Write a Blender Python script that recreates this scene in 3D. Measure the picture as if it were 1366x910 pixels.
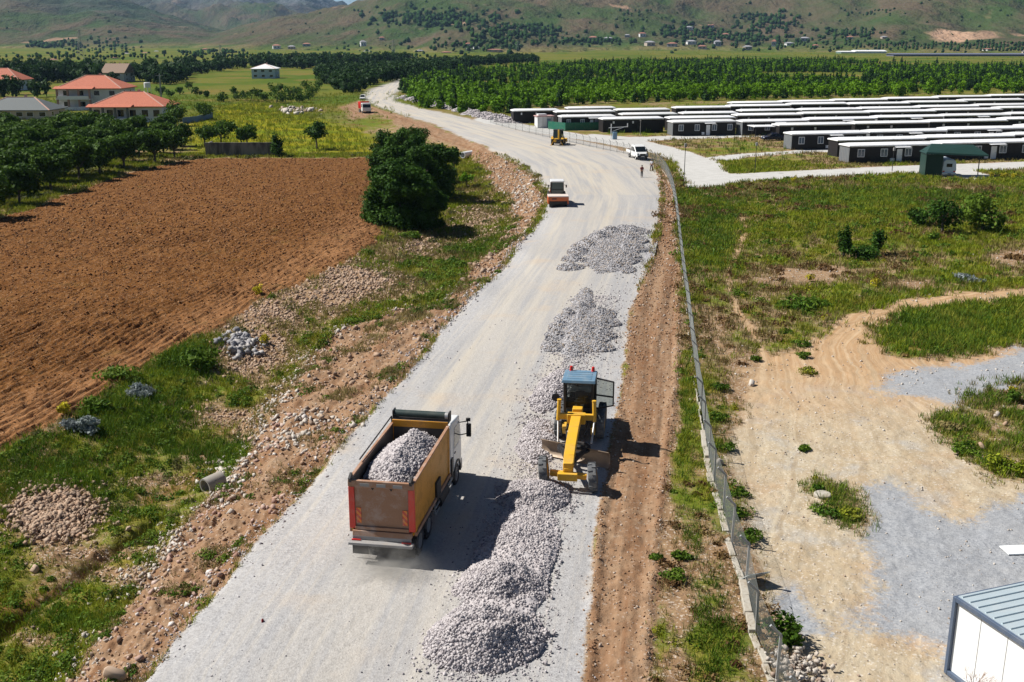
import bpy, bmesh, math, random
import numpy as np
from mathutils import Vector, Matrix
rng = np.random.default_rng(7); random.seed(7)
scene = bpy.context.scene
for o in list(bpy.data.objects): bpy.data.objects.remove(o)
R = math.radians
# ------------------------------------------------------------ camera, sky, sun, exposure
H, F, PITCH = 20.0, 1430.0, R(15.81)          # camera height (m), focal length in photo pixels, downward pitch
cam_d = bpy.data.cameras.new('camera'); cam = bpy.data.objects.new('camera', cam_d)
scene.collection.objects.link(cam); scene.camera = cam
cam.location = (0, 0, H); cam.rotation_euler = (R(90) - PITCH, 0, 0)
cam_d.sensor_width = 36; cam_d.lens = 36 * F / 1366; cam_d.clip_start = .5; cam_d.clip_end = 30000
SUN_EL = R(48); SUN_DIR = Vector((-1, 0.24, 0)).normalized()      # horizontal direction towards the sun
world = bpy.data.worlds.new('World'); scene.world = world; world.use_nodes = True
wn = world.node_tree; bg = wn.nodes['Background']
sky = wn.nodes.new('ShaderNodeTexSky'); sky.sky_type = 'NISHITA'; sky.sun_disc = False
sky.sun_elevation = SUN_EL; sky.sun_rotation = math.atan2(SUN_DIR.x, SUN_DIR.y); sky.air_density = .55; sky.dust_density = .15; sky.ozone_density = 2.5
wn.links.new(sky.outputs[0], bg.inputs[0]); bg.inputs[1].default_value = 0.05
sl = bpy.data.lights.new('sun', 'SUN'); so = bpy.data.objects.new('sun', sl); scene.collection.objects.link(so)
sl.energy = 5.0; sl.angle = R(.5); sl.color = (1, .96, .9)
ld = -(SUN_DIR * math.cos(SUN_EL) + Vector((0, 0, math.sin(SUN_EL))))
so.rotation_euler = ld.to_track_quat('-Z', 'Y').to_euler(); so.location = (-60, 20, 80)
scene.view_settings.view_transform = 'Standard'; scene.view_settings.look = 'None'
scene.view_settings.exposure = 0.58; scene.view_settings.gamma = 1; scene.view_settings.use_curve_mapping = False
# ------------------------------------------------------------ helpers
C = scene.collection
sP, cP = math.sin(PITCH), math.cos(PITCH)
def unproj(px, py, z=0.0):
    a = (np.asarray(px, float) - 683) / F; b = (np.asarray(py, float) - 455) / F
    dy = cP - b * sP; dz = -sP - b * cP
    t = (z - H) / dz
    return a * t, dy * t
def vnoise(x, y, seed=0):
    xi = np.floor(x).astype(np.int64); yi = np.floor(y).astype(np.int64)
    fx = x - xi; fy = y - yi; fx = fx * fx * (3 - 2 * fx); fy = fy * fy * (3 - 2 * fy)
    def h(i, j):
        n = (i * 374761393 + j * 668265263 + seed * 982451653) & 0xFFFFFFFF
        n = ((n ^ (n >> 13)) * 1274126177) & 0xFFFFFFFF
        return ((n ^ (n >> 16)) & 0xFFFFFF) / float(0xFFFFFF)
    return (h(xi, yi) * (1 - fx) + h(xi + 1, yi) * fx) * (1 - fy) + (h(xi, yi + 1) * (1 - fx) + h(xi + 1, yi + 1) * fx) * fy
def fbm(x, y, o=4, seed=0, g=.5):
    s = 0; a = 1; t = 0
    for k in range(o):
        s = s + a * (vnoise(x * 2 ** k, y * 2 ** k, seed + k * 17) - .5); t += a; a *= g
    return s / t * 2                          # about -1..1
def sstep(a, b, x):
    t = np.clip((x - a) / (b - a), 0, 1); return t * t * (3 - 2 * t)
def mesh_np(name, V, Fc, mat=None, parent=None, smooth=False, attrs=None, k=None):
    V = np.ascontiguousarray(V, np.float32); Fc = np.ascontiguousarray(Fc, np.int32); k = Fc.shape[1]
    me = bpy.data.meshes.new(name); me.vertices.add(len(V)); me.vertices.foreach_set('co', V.ravel())
    me.loops.add(Fc.size); me.loops.foreach_set('vertex_index', Fc.ravel())
    me.polygons.add(len(Fc)); me.polygons.foreach_set('loop_start', np.arange(0, Fc.size, k, dtype=np.int32))
    if smooth: me.polygons.foreach_set('use_smooth', np.ones(len(Fc), bool))
    for an, av in (attrs or {}).items():
        av = np.ascontiguousarray(av, np.float32)
        if av.ndim == 2:
            at = me.attributes.new(an, 'FLOAT_VECTOR', 'POINT'); at.data.foreach_set('vector', av.ravel())
        else:
            at = me.attributes.new(an, 'FLOAT', 'POINT'); at.data.foreach_set('value', av)
    me.update(); me.validate()
    if mat:
        for m in (mat if isinstance(mat, (list, tuple)) else [mat]): me.materials.append(m)
    o = bpy.data.objects.new(name, me); C.objects.link(o)
    if parent: o.parent = parent
    return o
def tag(o, label=None, cat=None, group=None, kind=None):
    if label: o['label'] = label
    if cat: o['category'] = cat
    if group: o['group'] = group
    if kind: o['kind'] = kind
    return o
def empty(name, loc=(0, 0, 0), rz=0, label=None, cat=None, group=None):
    o = bpy.data.objects.new(name, None); C.objects.link(o); o.location = loc; o.rotation_euler = (0, 0, rz)
    return tag(o, label, cat, group)
CH = {}
def copy_tree(o, parent=None):
    c = o.copy(); C.objects.link(c)
    if parent: c.parent = parent
    for ch in list(o.children): copy_tree(ch, c)
    return c
class MB:
    """collects shapes into ONE mesh"""
    def __init__(s): s.v = []; s.f = []; s.m = []
    def add(s, V, Fs, M=None, mi=0):
        n = len(s.v)
        for p in V:
            p = Vector(p); s.v.append(tuple(M @ p) if M else tuple(p))
        for f in Fs: s.f.append(tuple(i + n for i in f)); s.m.append(mi)
        return s
    def hexa(s, P, M=None, mi=0):           # 4 bottom (ccw) + 4 top
        return s.add(P, [(3, 2, 1, 0), (4, 5, 6, 7), (0, 1, 5, 4), (1, 2, 6, 5), (2, 3, 7, 6), (3, 0, 4, 7)], M, mi)
    def box(s, c, d, rot=None, mi=0, taper=(1, 1)):
        x, y, z = [k / 2 for k in d]; tx, ty = taper
        P = [(-x, -y, -z), (x, -y, -z), (x, y, -z), (-x, y, -z), (-x * tx, -y * ty, z), (x * tx, -y * ty, z), (x * tx, y * ty, z), (-x * tx, y * ty, z)]
        M = Matrix.Translation(c)
        if rot: M = M @ (Matrix.Rotation(rot[2], 4, 'Z') @ Matrix.Rotation(rot[1], 4, 'Y') @ Matrix.Rotation(rot[0], 4, 'X'))
        return s.hexa(P, M, mi)
    def bar(s, a, b, w, h=None, mi=0):       # rectangular bar from a to b
        a = Vector(a); b = Vector(b); d = b - a; L = d.length; h = h or w
        q = d.to_track_quat('Y', 'Z').to_matrix().to_4x4()
        return s.add([(-w/2, 0, -h/2), (w/2, 0, -h/2), (w/2, L, -h/2), (-w/2, L, -h/2), (-w/2, 0, h/2), (w/2, 0, h/2), (w/2, L, h/2), (-w/2, L, h/2)],
                     [(3, 2, 1, 0), (4, 5, 6, 7), (0, 1, 5, 4), (1, 2, 6, 5), (2, 3, 7, 6), (3, 0, 4, 7)], Matrix.Translation(a) @ q, mi)
    def cyl(s, a, b, r0, r1=None, n=16, mi=0, caps=True):
        a = Vector(a); b = Vector(b); r1 = r0 if r1 is None else r1; d = (b - a)
        q = d.to_track_quat('Z', 'Y').to_matrix(); V = []
        for k in range(n):
            t = 2 * math.pi * k / n; e = q @ Vector((math.cos(t), math.sin(t), 0)); V += [a + e * r0, b + e * r1]
        Fs = [(2 * k, 2 * ((k + 1) % n), 2 * ((k + 1) % n) + 1, 2 * k + 1) for k in range(n)]
        if caps: Fs += [tuple(2 * k for k in reversed(range(n))), tuple(2 * k + 1 for k in range(n))]
        return s.add(V, Fs, None, mi)
    def tube(s, pts, r, n=8, mi=0):
        for i in range(len(pts) - 1):
            r0 = r[i] if isinstance(r, (list, tuple)) else r; r1 = r[i + 1] if isinstance(r, (list, tuple)) else r
            s.cyl(pts[i], pts[i + 1], r0, r1, n, mi)
        return s
    def lathe(s, prof, c, axis='X', n=28, mi=0):   # prof: (offset along axis, radius)
        V = []; Fs = []; m = len(prof)
        for k in range(n):
            t = 2 * math.pi * k / n
            for a, r in prof:
                p = (a, r * math.cos(t), r * math.sin(t)) if axis == 'X' else ((r * math.cos(t), a, r * math.sin(t)) if axis == 'Y' else (r * math.cos(t), r * math.sin(t), a))
                V.append((p[0] + c[0], p[1] + c[1], p[2] + c[2]))
        for k in range(n):
            for j in range(m - 1):
                Fs.append((k * m + j, k * m + j + 1, ((k + 1) % n) * m + j + 1, ((k + 1) % n) * m + j))
        return s.add(V, Fs, None, mi)
    def prism(s, poly, x0, x1, axis='X', mi=0):    # 2-D polygon extruded along axis (X: poly in y,z; Y: x,z; Z: x,y)
        n = len(poly); V = []
        for x in (x0, x1):
            for (a, b) in poly: V.append((x, a, b) if axis == 'X' else ((a, x, b) if axis == 'Y' else (a, b, x)))
        Fs = [tuple(reversed(range(n))), tuple(range(n, 2 * n))] + [(i, (i + 1) % n, n + (i + 1) % n, n + i) for i in range(n)]
        return s.add(V, Fs, None, mi)
    def build(s, name, mat, parent=None, bevel=0, sharp=.6, loc=None):
        me = bpy.data.meshes.new(name); me.from_pydata(s.v, [], s.f)
        for m in (mat if isinstance(mat, (list, tuple)) else [mat]): me.materials.append(m)
        if any(s.m): me.polygons.foreach_set('material_index', s.m)
        bm = bmesh.new(); bm.from_mesh(me); bmesh.ops.recalc_face_normals(bm, faces=bm.faces); bm.to_mesh(me); bm.free()
        me.polygons.foreach_set('use_smooth', [True] * len(me.polygons)); me.set_sharp_from_angle(angle=sharp); me.update()
        o = bpy.data.objects.new(name, me); C.objects.link(o)
        if parent: o.parent = parent
        if loc: o.location = loc
        if bevel:
            b = o.modifiers.new('bevel', 'BEVEL'); b.width = bevel; b.segments = 2; b.limit_method = 'ANGLE'; b.angle_limit = .7
        return o
# ------------------------------------------------------------ material helpers
class NT:
    def __init__(s, name):
        s.m = bpy.data.materials.new(name); s.m.use_nodes = True; s.t = s.m.node_tree; s.b = s.t.nodes['Principled BSDF']; s.out = s.t.nodes['Material Output']
    def n(s, typ, **kw):
        x = s.t.nodes.new(typ)
        for k, v in kw.items(): setattr(x, k, v)
        return x
    def l(s, a, b): s.t.links.new(a, b)
    def put(s, sock, v):
        if hasattr(v, 'links'): s.l(v, sock)
        else: sock.default_value = v if not isinstance(v, tuple) or len(v) != 3 or sock.type != 'RGBA' else (*v, 1)
    def attr(s, name, vec=False):
        x = s.n('ShaderNodeAttribute', attribute_name=name); return x.outputs['Vector'] if vec else x.outputs['Fac']
    def noise(s, scale, detail=3, vec=None, rough=.55, dist=0):
        x = s.n('ShaderNodeTexNoise'); x.inputs['Scale'].default_value = scale; x.inputs['Detail'].default_value = detail; x.inputs['Roughness'].default_value = rough; x.inputs['Distortion'].default_value = dist
        if vec is not None: s.l(vec, x.inputs['Vector'])
        return x.outputs['Fac']
    def voro(s, scale, vec=None, out='Distance'):
        x = s.n('ShaderNodeTexVoronoi'); x.inputs['Scale'].default_value = scale
        if vec is not None: s.l(vec, x.inputs['Vector'])
        return x.outputs[out]
    def math(s, op, a, b=0.0, c=None):
        x = s.n('ShaderNodeMath', operation=op); s.put(x.inputs[0], a); s.put(x.inputs[1], b)
        if c is not None: s.put(x.inputs[2], c)
        return x.outputs[0]
    def ramp(s, v, a, b, lo=0.0, hi=1.0):
        x = s.n('ShaderNodeMapRange', interpolation_type='SMOOTHSTEP'); s.put(x.inputs[0], v)
        for i, k in enumerate((a, b, lo, hi)): x.inputs[1 + i].default_value = k
        return x.outputs[0]
    def mix(s, f, a, b, mode='MIX'):
        x = s.n('ShaderNodeMix', data_type='RGBA', blend_type=mode); s.put(x.inputs[0], f); s.put(x.inputs[6], a); s.put(x.inputs[7], b); return x.outputs[2]
    def mapping(s, vec, scale=(1, 1, 1), rot=(0, 0, 0)):
        x = s.n('ShaderNodeMapping'); s.l(vec, x.inputs[0]); x.inputs['Scale'].default_value = scale; x.inputs['Rotation'].default_value = rot; return x.outputs[0]
    def geo(s): return s.n('ShaderNodeNewGeometry').outputs['Position']
    def obj(s): return s.n('ShaderNodeTexCoord').outputs['Object']
    def bump(s, h, strength=.5, dist=.05, prev=None):
        x = s.n('ShaderNodeBump'); s.put(x.inputs['Strength'], strength); x.inputs['Distance'].default_value = dist; s.l(h, x.inputs['Height'])
        if prev is not None: s.l(prev, x.inputs['Normal'])
        return x.outputs[0]
    def fin(s, col=None, rough=.8, normal=None, metal=0, spec=.3):
        if col is not None: s.put(s.b.inputs['Base Color'], col)
        s.put(s.b.inputs['Roughness'], rough); s.b.inputs['Metallic'].default_value = metal; s.b.inputs['Specular IOR Level'].default_value = spec
        if normal is not None: s.l(normal, s.b.inputs['Normal'])
        return s.m
def paint(name, col, rough=.45, dirt=.35, dcol=(.33, .27, .2), metal=0, spec=.4, sc=2.0):
    """painted / coated surface with dust and wear"""
    t = NT(name); v = t.obj(); n1 = t.noise(sc, 5, v); n2 = t.noise(sc * 9, 3, v)
    f = t.math('MULTIPLY', t.ramp(t.math('ADD', n1, t.math('MULTIPLY', t.math('SUBTRACT', n2, .5), .5)), .42, .75), dirt)
    c = t.mix(f, col, dcol); c = t.mix(t.math('MULTIPLY', t.ramp(n2, .3, .7), .18), c, tuple(k * .6 for k in col))
    return t.fin(c, t.math('ADD', t.math('MULTIPLY', f, .4), rough), t.bump(n2, .08, .01), metal, spec)
def foliage_mat(name, dark, light, tint=None):
    t = NT(name); v = t.attr('v'); n = t.noise(.35, 2, t.geo())
    c = t.mix(v, dark, light)
    if tint: c = t.mix(t.math('MULTIPLY', t.ramp(n, .35, .7), .55), c, tint)
    t.put(t.b.inputs['Base Color'], c); t.b.inputs['Roughness'].default_value = .6; t.b.inputs['Specular IOR Level'].default_value = .08
    tr = t.n('ShaderNodeBsdfTranslucent'); t.put(tr.inputs[0], c); ms = t.n('ShaderNodeMixShader'); ms.inputs[0].default_value = .25
    t.l(t.b.outputs[0], ms.inputs[1]); t.l(tr.outputs[0], ms.inputs[2]); t.l(ms.outputs[0], t.out.inputs[0])
    return t.m
# ------------------------------------------------------------ terrain
ZC = []
def zc(z, *pts): ZC.extend((x, y, z) for x, y in pts)
zc(0, (190,910),(260,820),(340,725),(440,610),(500,545),(560,480),(640,385),(690,330),(722,285),(728,262),(712,238),(690,217),(640,194),(580,168),(530,152),(487,133),(495,118),(540,105),
   (480,910),(565,725),(662,545),(715,440),(780,330),(800,262),(735,200),(610,166),(775,910),(790,700),(830,500),(850,400),(878,300),(880,240),(840,205),(740,182),(620,158),(545,130),(150,1100),(800,1100),(500,1100))
zc(-.1, (820,910),(835,640),(868,500),(880,400),(890,300))
zc(-.35, (1035,910),(1000,790),(975,705),(945,590),(935,490),(920,410),(910,330),(900,260),(895,225),(1060,1100))
zc(-.5, (1100,300),(1300,300),(1100,420),(1366,400),(1200,700),(1366,600),(1300,910),(1100,600),(1600,700),(1600,400),(1600,300),(1700,1000),(1000,500))
zc(-.3, (950,240),(1366,222),(1100,190),(900,190),(1366,150),(1000,130),(700,150),(1600,200),(1366,110),(800,110),(1700,100),(560,90),(1000,85),(300,85),(0,85),(-300,85))
zc(-1.1, (110,910),(178,800),(255,700),(332,600),(402,500),(450,430),(90,1100))
zc(-1.9, (0,840),(120,752),(240,655),(315,585),(-200,1000),(60,905),(375,490))
zc(-1.5, (200,600),(100,680),(0,740),(300,520))
zc(-.7, (-300,800),(0,605),(80,560),(150,520),(230,470),(290,440),(340,405),(420,372),(480,342))
zc(-.6, (0,400),(200,330),(400,280),(0,300),(-300,500),(-300,300),(250,400))
zc(-1.0, (500,320),(495,290),(590,385),(620,372),(560,405),(500,210),(300,212),(420,180),(330,160),(270,160))
zc(-2.3, (622,212),(652,243),(680,280),(600,270),(560,300),(640,330),(585,230))
zc(-1.8, (560,345),(520,230))
zc(-1.5, (540,195),(500,180),(600,205))
zc(-.8, (460,160),(400,130),(200,180),(100,160),(0,200),(0,150),(-300,150),(300,110),(100,110))
ZC = np.array(ZC, float); KY = 2.0
def _phi(a, b):
    d = np.sqrt((a[:, None, 0] - b[None, :, 0]) ** 2 + (KY * (a[:, None, 1] - b[None, :, 1])) ** 2 + 9); return d
_A = _phi(ZC, ZC); _n = len(ZC)
_M = np.block([[_A, np.ones((_n, 1))], [np.ones((1, _n)), np.zeros((1, 1))]])
_w = np.linalg.solve(_M, np.r_[ZC[:, 2], 0])
def zbase(px, py):
    px = np.atleast_1d(np.asarray(px, float)); py = np.atleast_1d(np.asarray(py, float)); sh = px.shape
    q = np.stack([px.ravel(), py.ravel()], 1); o = np.empty(len(q))
    for i in range(0, len(q), 40000): o[i:i + 40000] = _phi(q[i:i + 40000], ZC) @ _w[:-1] + _w[-1]
    return o.reshape(sh)
def G(px, py, dz=0.0):
    """photo pixel -> point on the base terrain"""
    z = float(zbase(px, py)[0]) + dz; x, y = unproj(px, py, z); return Vector((float(x), float(y), z))
def Gn(pts):
    p = np.array(pts, float); z = zbase(p[:, 0], p[:, 1]); x, y = unproj(p[:, 0], p[:, 1], z); return np.stack([x, y], 1)
def W2P(x, y, z):
    """world -> photo pixel"""
    dz = z - H; d = y * cP - dz * sP; u = y * sP + dz * cP
    return 683 + F * x / d, 455 - F * u / d
def inside_d(X, Y, poly):
    """signed distance to a polygon in metres (+ inside)"""
    n = len(poly); ins = np.zeros(X.shape, bool); d2 = np.full(X.shape, 1e12)
    for i in range(n):
        x0, y0 = poly[i]; x1, y1 = poly[(i + 1) % n]
        ex, ey = x1 - x0, y1 - y0
        t = np.clip(((X - x0) * ex + (Y - y0) * ey) / (ex * ex + ey * ey + 1e-9), 0, 1)
        d2 = np.minimum(d2, (X - x0 - t * ex) ** 2 + (Y - y0 - t * ey) ** 2)
        if abs(y1 - y0) > 1e-9: ins ^= ((y0 > Y) != (y1 > Y)) & (X < (x1 - x0) * (Y - y0) / (y1 - y0) + x0)
    return np.where(ins, 1, -1) * np.sqrt(d2)
def line_uv(X, Y, ln):
    """nearest point on a polyline: signed lateral offset, arc length"""
    bd = np.full(X.shape, 1e12); U = np.zeros(X.shape); Vv = np.zeros(X.shape); s = 0
    for i in range(len(ln) - 1):
        x0, y0 = ln[i]; x1, y1 = ln[i + 1]; ex, ey = x1 - x0, y1 - y0; L = math.hypot(ex, ey)
        t = np.clip(((X - x0) * ex + (Y - y0) * ey) / (L * L), 0, 1)
        dx, dy = X - x0 - t * ex, Y - y0 - t * ey; d = dx * dx + dy * dy; m = d < bd
        bd = np.where(m, d, bd); U = np.where(m, (dx * ey - dy * ex) / L, U); Vv = np.where(m, s + t * L, Vv); s += L
    return U, Vv, np.sqrt(bd)
POLY = dict(
 road=[(110,1010),(190,910),(260,820),(340,725),(440,610),(500,545),(560,480),(590,440),(640,385),(690,330),(722,285),(730,262),(716,238),(690,216),(640,191),(580,166),(530,151),(500,141),(484,131),(494,119),(520,111),(533,105),(546,105),(543,115),(528,125),(527,135),(560,144),(620,157),(680,168),(740,180),(790,190),(840,203),(868,212),(879,235),(882,260),(880,290),(866,350),(852,385),(838,430),(832,500),(812,600),(795,700),(785,800),(777,910),(768,1150),(-20,1150)],
 strip=[(768,1150),(777,910),(785,800),(795,700),(812,600),(832,500),(838,430),(852,385),(866,350),(880,290),(882,260),(878,235),(872,214),(885,222),(897,250),(902,290),(906,360),(908,420),(905,500),(896,590),(884,690),(874,790),(866,910),(855,1150)],
 bank=[(-100,1150),(110,1010),(190,910),(260,820),(340,725),(440,610),(500,545),(560,480),(590,440),(640,385),(690,330),(722,285),(730,262),(716,238),(690,216),(665,200),(640,191),(560,160),(500,141),(484,131),(455,143),(470,160),(500,152),(560,178),(610,197),(630,212),(655,240),(680,270),(690,295),(660,325),(625,360),(610,385),(585,415),(545,405),(500,425),(450,440),(418,470),(395,510),(360,560),(325,610),(290,655),(240,715),(190,780),(140,850),(90,910),(0,1000),(-300,1150)],
 field=[(-400,330),(0,292),(60,272),(130,245),(200,224),(265,211),(380,211),(502,210),(500,235),(488,265),(490,292),(512,316),(480,340),(420,370),(340,403),(290,437),(230,468),(150,518),(80,558),(0,603),(-400,800)],
 pale=[(-400,720),(0,545),(120,500),(250,430),(380,355),(440,310),(480,285),(512,316),(480,340),(420,370),(340,403),(290,437),(230,468),(150,518),(80,558),(0,603),(-400,800)],
 yellow=[(255,160),(300,140),(345,137),(400,152),(440,163),(478,172),(500,186),(500,203),(380,205),(290,196),(262,205),(240,190)],
 yard=[(1500,368),(1366,382),(1250,394),(1160,412),(1100,436),(1072,465),(1010,480),(985,540),(972,610),(985,680),(1015,760),(1040,820),(1050,910),(1070,1150),(2000,1150),(2000,470),(1366,466),(1300,470),(1240,476),(1190,472),(1168,452),(1180,428),(1215,414),(1280,405),(1366,396),(1500,385)],
 grav1=[(1160,530),(1205,500),(1250,482),(1366,470),(1700,465),(1700,640),(1366,640),(1330,640),(1300,600),(1270,560),(1255,540),(1215,535)],
 grav2=[(1140,690),(1150,655),(1185,640),(1230,668),(1280,690),(1335,672),(1366,665),(1700,640),(1700,1000),(1280,1000),(1258,860),(1200,850),(1150,838),(1175,800),(1165,750)],
 grav3=[(1038,800),(1060,785),(1095,835),(1110,850),(1060,850)],
 isle=[(1255,560),(1275,545),(1300,520),(1340,505),(1420,500),(1450,640),(1366,645),(1320,640),(1290,600),(1262,592)],
 tuft=[(1070,650),(1095,640),(1140,655),(1160,690),(1140,712),(1100,690)],
 conc=[(630,160),(640,156),(690,164),(740,173),(790,182),(850,186),(900,197),(930,206),(958,216),(972,232),(1000,231),(1100,226),(1230,220),(1366,216),(1600,210),(1600,222),(1366,226),(1240,230),(1100,236),(985,243),(966,249),(918,251),(908,232),(898,215),(872,204),(830,196),(770,186),(700,175),(645,165)],
 conc2=[(780,183),(850,189),(900,186),(1000,183),(1100,179),(1100,176),(1000,178.5),(900,181),(840,183),(790,179)],
 conc3=[(960,216),(1000,209),(1090,203),(1366,196),(1500,192),(1500,188),(1366,192),(1090,199),(990,205),(940,210)],
 slab=[(1200,228),(1240,236),(1300,240),(1330,236),(1290,226),(1225,222)],
 campus=[(640,150),(700,140),(820,132),(1000,128),(1366,122),(1700,118),(1700,205),(1366,206),(1110,212),(960,206),(780,178),(690,163)],
 forest=[(533,118),(560,143),(640,155),(690,152),(760,141),(900,136),(1060,132),(1366,126),(1800,120),(1800,90),(1366,86),(1100,84),(960,84),(820,86),(700,92),(600,99),(546,106)],
 path=[(992,290),(998,310),(985,340),(972,365),(980,395),(990,420),(1005,440),(1018,458),(1030,480),(1020,480),(1008,455),(998,440),(984,420),(972,395),(966,365),(978,338),(992,310),(988,290)],
)
PW = {k: Gn(v) for k, v in POLY.items()}
CLINE = Gn([(455,1150),(480,910),(565,725),(662,545),(715,440),(780,330),(803,262),(775,220),(735,200),(665,180),(610,165),(550,150),(508,134),(515,120),(540,105)])
# sample grid: one row / column per ~1.2 photo pixels, so the mesh is finest close to the camera
ys = np.concatenate([np.arange(1150, 940, -3.0), np.arange(940, 330, -1.15), np.arange(330, 64, -.8)])
xs = np.concatenate([np.arange(-420, -10, 3.2), np.arange(-10, 1376, 1.35), np.arange(1376, 1790, 3.2)])
PX, PY = np.meshgrid(xs, ys); ZB = zbase(PX, PY); GX, GY = unproj(PX, PY, ZB)
DD = np.sqrt(GX ** 2 + GY ** 2)
nz1 = fbm(GX * .25, GY * .25, 4, 3); nz2 = fbm(GX * 1.1, GY * 1.1, 3, 11)
wob = nz1 * .5 + nz2 * .25
def msk(name, w=.35, k=1.0, sc=None):
    d = inside_d(GX, GY, PW[name]) + wob * k * np.clip(DD / 60, .7, 4)
    w = np.maximum(w, DD * DD / (H * F) * 1.0)
    return sstep(-w, w, d)
M = {k: msk(k, *a) for k, a in dict(road=(.35,.6), strip=(.4,.8), bank=(.5,1.0), field=(.5,1), pale=(4,2), yellow=(2,2), yard=(1.3,2.2), grav1=(2.6,3.4), grav2=(2.2,2.8),
     grav3=(1.2,1.2), isle=(1.6,2.6), tuft=(.8,1.4), conc=(.15,.25), conc2=(.3,.4), conc3=(.3,.6), slab=(.2,.2), campus=(2,2), forest=(5,3), path=(.3,.4)).items()}
U, VV, _ = line_uv(GX, GY, CLINE)
conc = np.maximum.reduce([M['conc'], M['conc2'], M['conc3'], M['slab']])
road = M['road'] * (1 - conc); strip = M['strip'] * (1 - road); bank = M['bank'] * (1 - road) * (1 - M['field'])
yard = M['yard'] * (1 - M['isle'] * .95) * (1 - M['tuft'] * .9) * (PX > 900); gravel = np.maximum.reduce([M['grav1'] * (1 - .7 * M['isle']), M['grav2'] * (1 - M['tuft']), M['grav3'] * .9])
field = M['field']
# patchiness of the vegetation: bare soil where low
gl = fbm(GX * .11, GY * .11, 5, 31, .6); gm = fbm(GX * .6, GY * .6, 4, 41, .6)
left = (U < -4) & (PY > 205) & (field < .5)
veg = np.clip(.62 + gl * .55 + gm * .45, 0, 1)
# rubble heaps and bare banks in the left ditch, bare patches on the right
BARE = [(70,690,62,38,1.0),(340,470,60,30,.9),(470,378,55,28,.8),(430,395,80,30,.5),(300,560,45,14,.7),(200,640,60,10,.5),(130,738,70,9,.6),(60,850,60,14,.5),(160,770,60,14,.5),(360,420,50,20,.7),
        (1060,370,45,10,.9),(1105,365,30,12,.9),(1350,345,40,12,.9),(1215,380,40,6,.6),(1010,375,28,6,.6),(1000,505,40,40,.7),(960,440,20,30,.35),(885,700,12,60,.6),(905,800,16,60,.7),(900,900,20,50,.55),(900,560,10,60,.5),(925,590,10,50,.3),(1240,250,130,6,.3),(640,300,30,25,.4),(560,330,30,12,.3)]
bare = np.zeros_like(GX)
for (bx, by, rx, ry, a) in BARE: bare = np.maximum(bare, a * np.exp(-(((PX - bx) / rx) ** 2 + ((PY - by) / ry) ** 2) * 1.1))
veg = np.clip(veg - bare * 1.1, 0, 1)
LUSH = [(60,640,90,50,.6),(180,560,70,40,.6),(250,480,55,22,.6),(300,610,50,14,.6),(100,830,80,14,.6),(270,600,60,16,.5),(660,330,60,20,.2),(915,560,14,80,.4),(950,850,26,80,.9),(925,720,14,60,.5),(1270,440,110,40,.7),(950,300,40,60,.3),(1200,265,160,14,.4),(960,640,22,60,.3),(1010,560,20,30,.2)]
lush = np.zeros_like(GX)
for (bx, by, rx, ry, a) in LUSH: lush = np.maximum(lush, a * np.exp(-(((PX - bx) / rx) ** 2 + ((PY - by) / ry) ** 2) * 1.1))
veg = np.clip(veg + lush * .6 * (.6 + .8 * gm), 0, 1)
soil = np.maximum.reduce([road, strip, bank * .97, yard, gravel, field, conc, M['path'] * .9])
soil = np.where((bank > .3) & (road < .5) & (field < .5), np.maximum.reduce([road, yard, field, conc, np.clip(bank * 1.0 - .5 * np.clip(gm + gl * .5 - .2, 0, 1), 0, 1)]), soil)
veg = veg * (1 - soil)
# relief
fine = np.clip(1.6 - DD / 70, 0, 1); mid = np.clip(1.7 - DD / 160, 0, 1)
zadd = np.zeros_like(GX)
offroad = 1 - np.maximum(road, conc)
zadd += left * (1 - field) * sstep(120, 60, DD) * offroad * fbm(GX * .45, GY * .45, 4, 15) * .32
zadd += offroad * (1 - field) * (fbm(GX * .35, GY * .35, 4, 5) * .16 + fbm(GX * 2.1, GY * 2.1, 3, 6) * .05 * fine)
fa = Gn([(80,540),(420,355)]); fd = (fa[1] - fa[0]) / np.linalg.norm(fa[1] - fa[0])
fu = GX * -fd[1] + GY * fd[0] + fbm(GX * .05, GY * .05, 3, 71) * 1.6; fvv = GX * fd[0] + GY * fd[1]
FURR = np.sin(fu * 2 * math.pi / .62)
zadd += field * np.clip(2.0 - DD / 130, .25, 1) * (FURR * .12 * (.6 + .6 * fbm(fvv * .5, fu * .7, 2, 72)) + fbm(fvv * 1.3, fu * 2.6, 3, 73) * .13 + fbm(fu * .35, fvv * .02, 2, 74) * .10)
rut = fbm(U * 1.3, VV * .03, 3, 81)
zadd += strip * (rut * .14 + fbm(GX * 1.7, GY * 1.7, 3, 82) * .09 * fine) + M['yard'] * rut * .02
zadd += bank * (fbm(GX * .8, GY * .8, 4, 83) * .34 + fbm(U * 1.6, VV * .15, 3, 84) * .12 + fbm(GX * 3.5, GY * 3.5, 2, 85) * .13 * fine)
zadd += bare * left * (fbm(GX * 1.6, GY * 1.6, 3, 86) * .16 + fbm(GX * 4, GY * 4, 2, 87) * .09 * fine)
zadd += road * (fbm(U * 1.2, VV * .05, 3, 88) * .018 + fbm(GX * 4, GY * 4, 2, 89) * .012 * fine)
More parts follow.
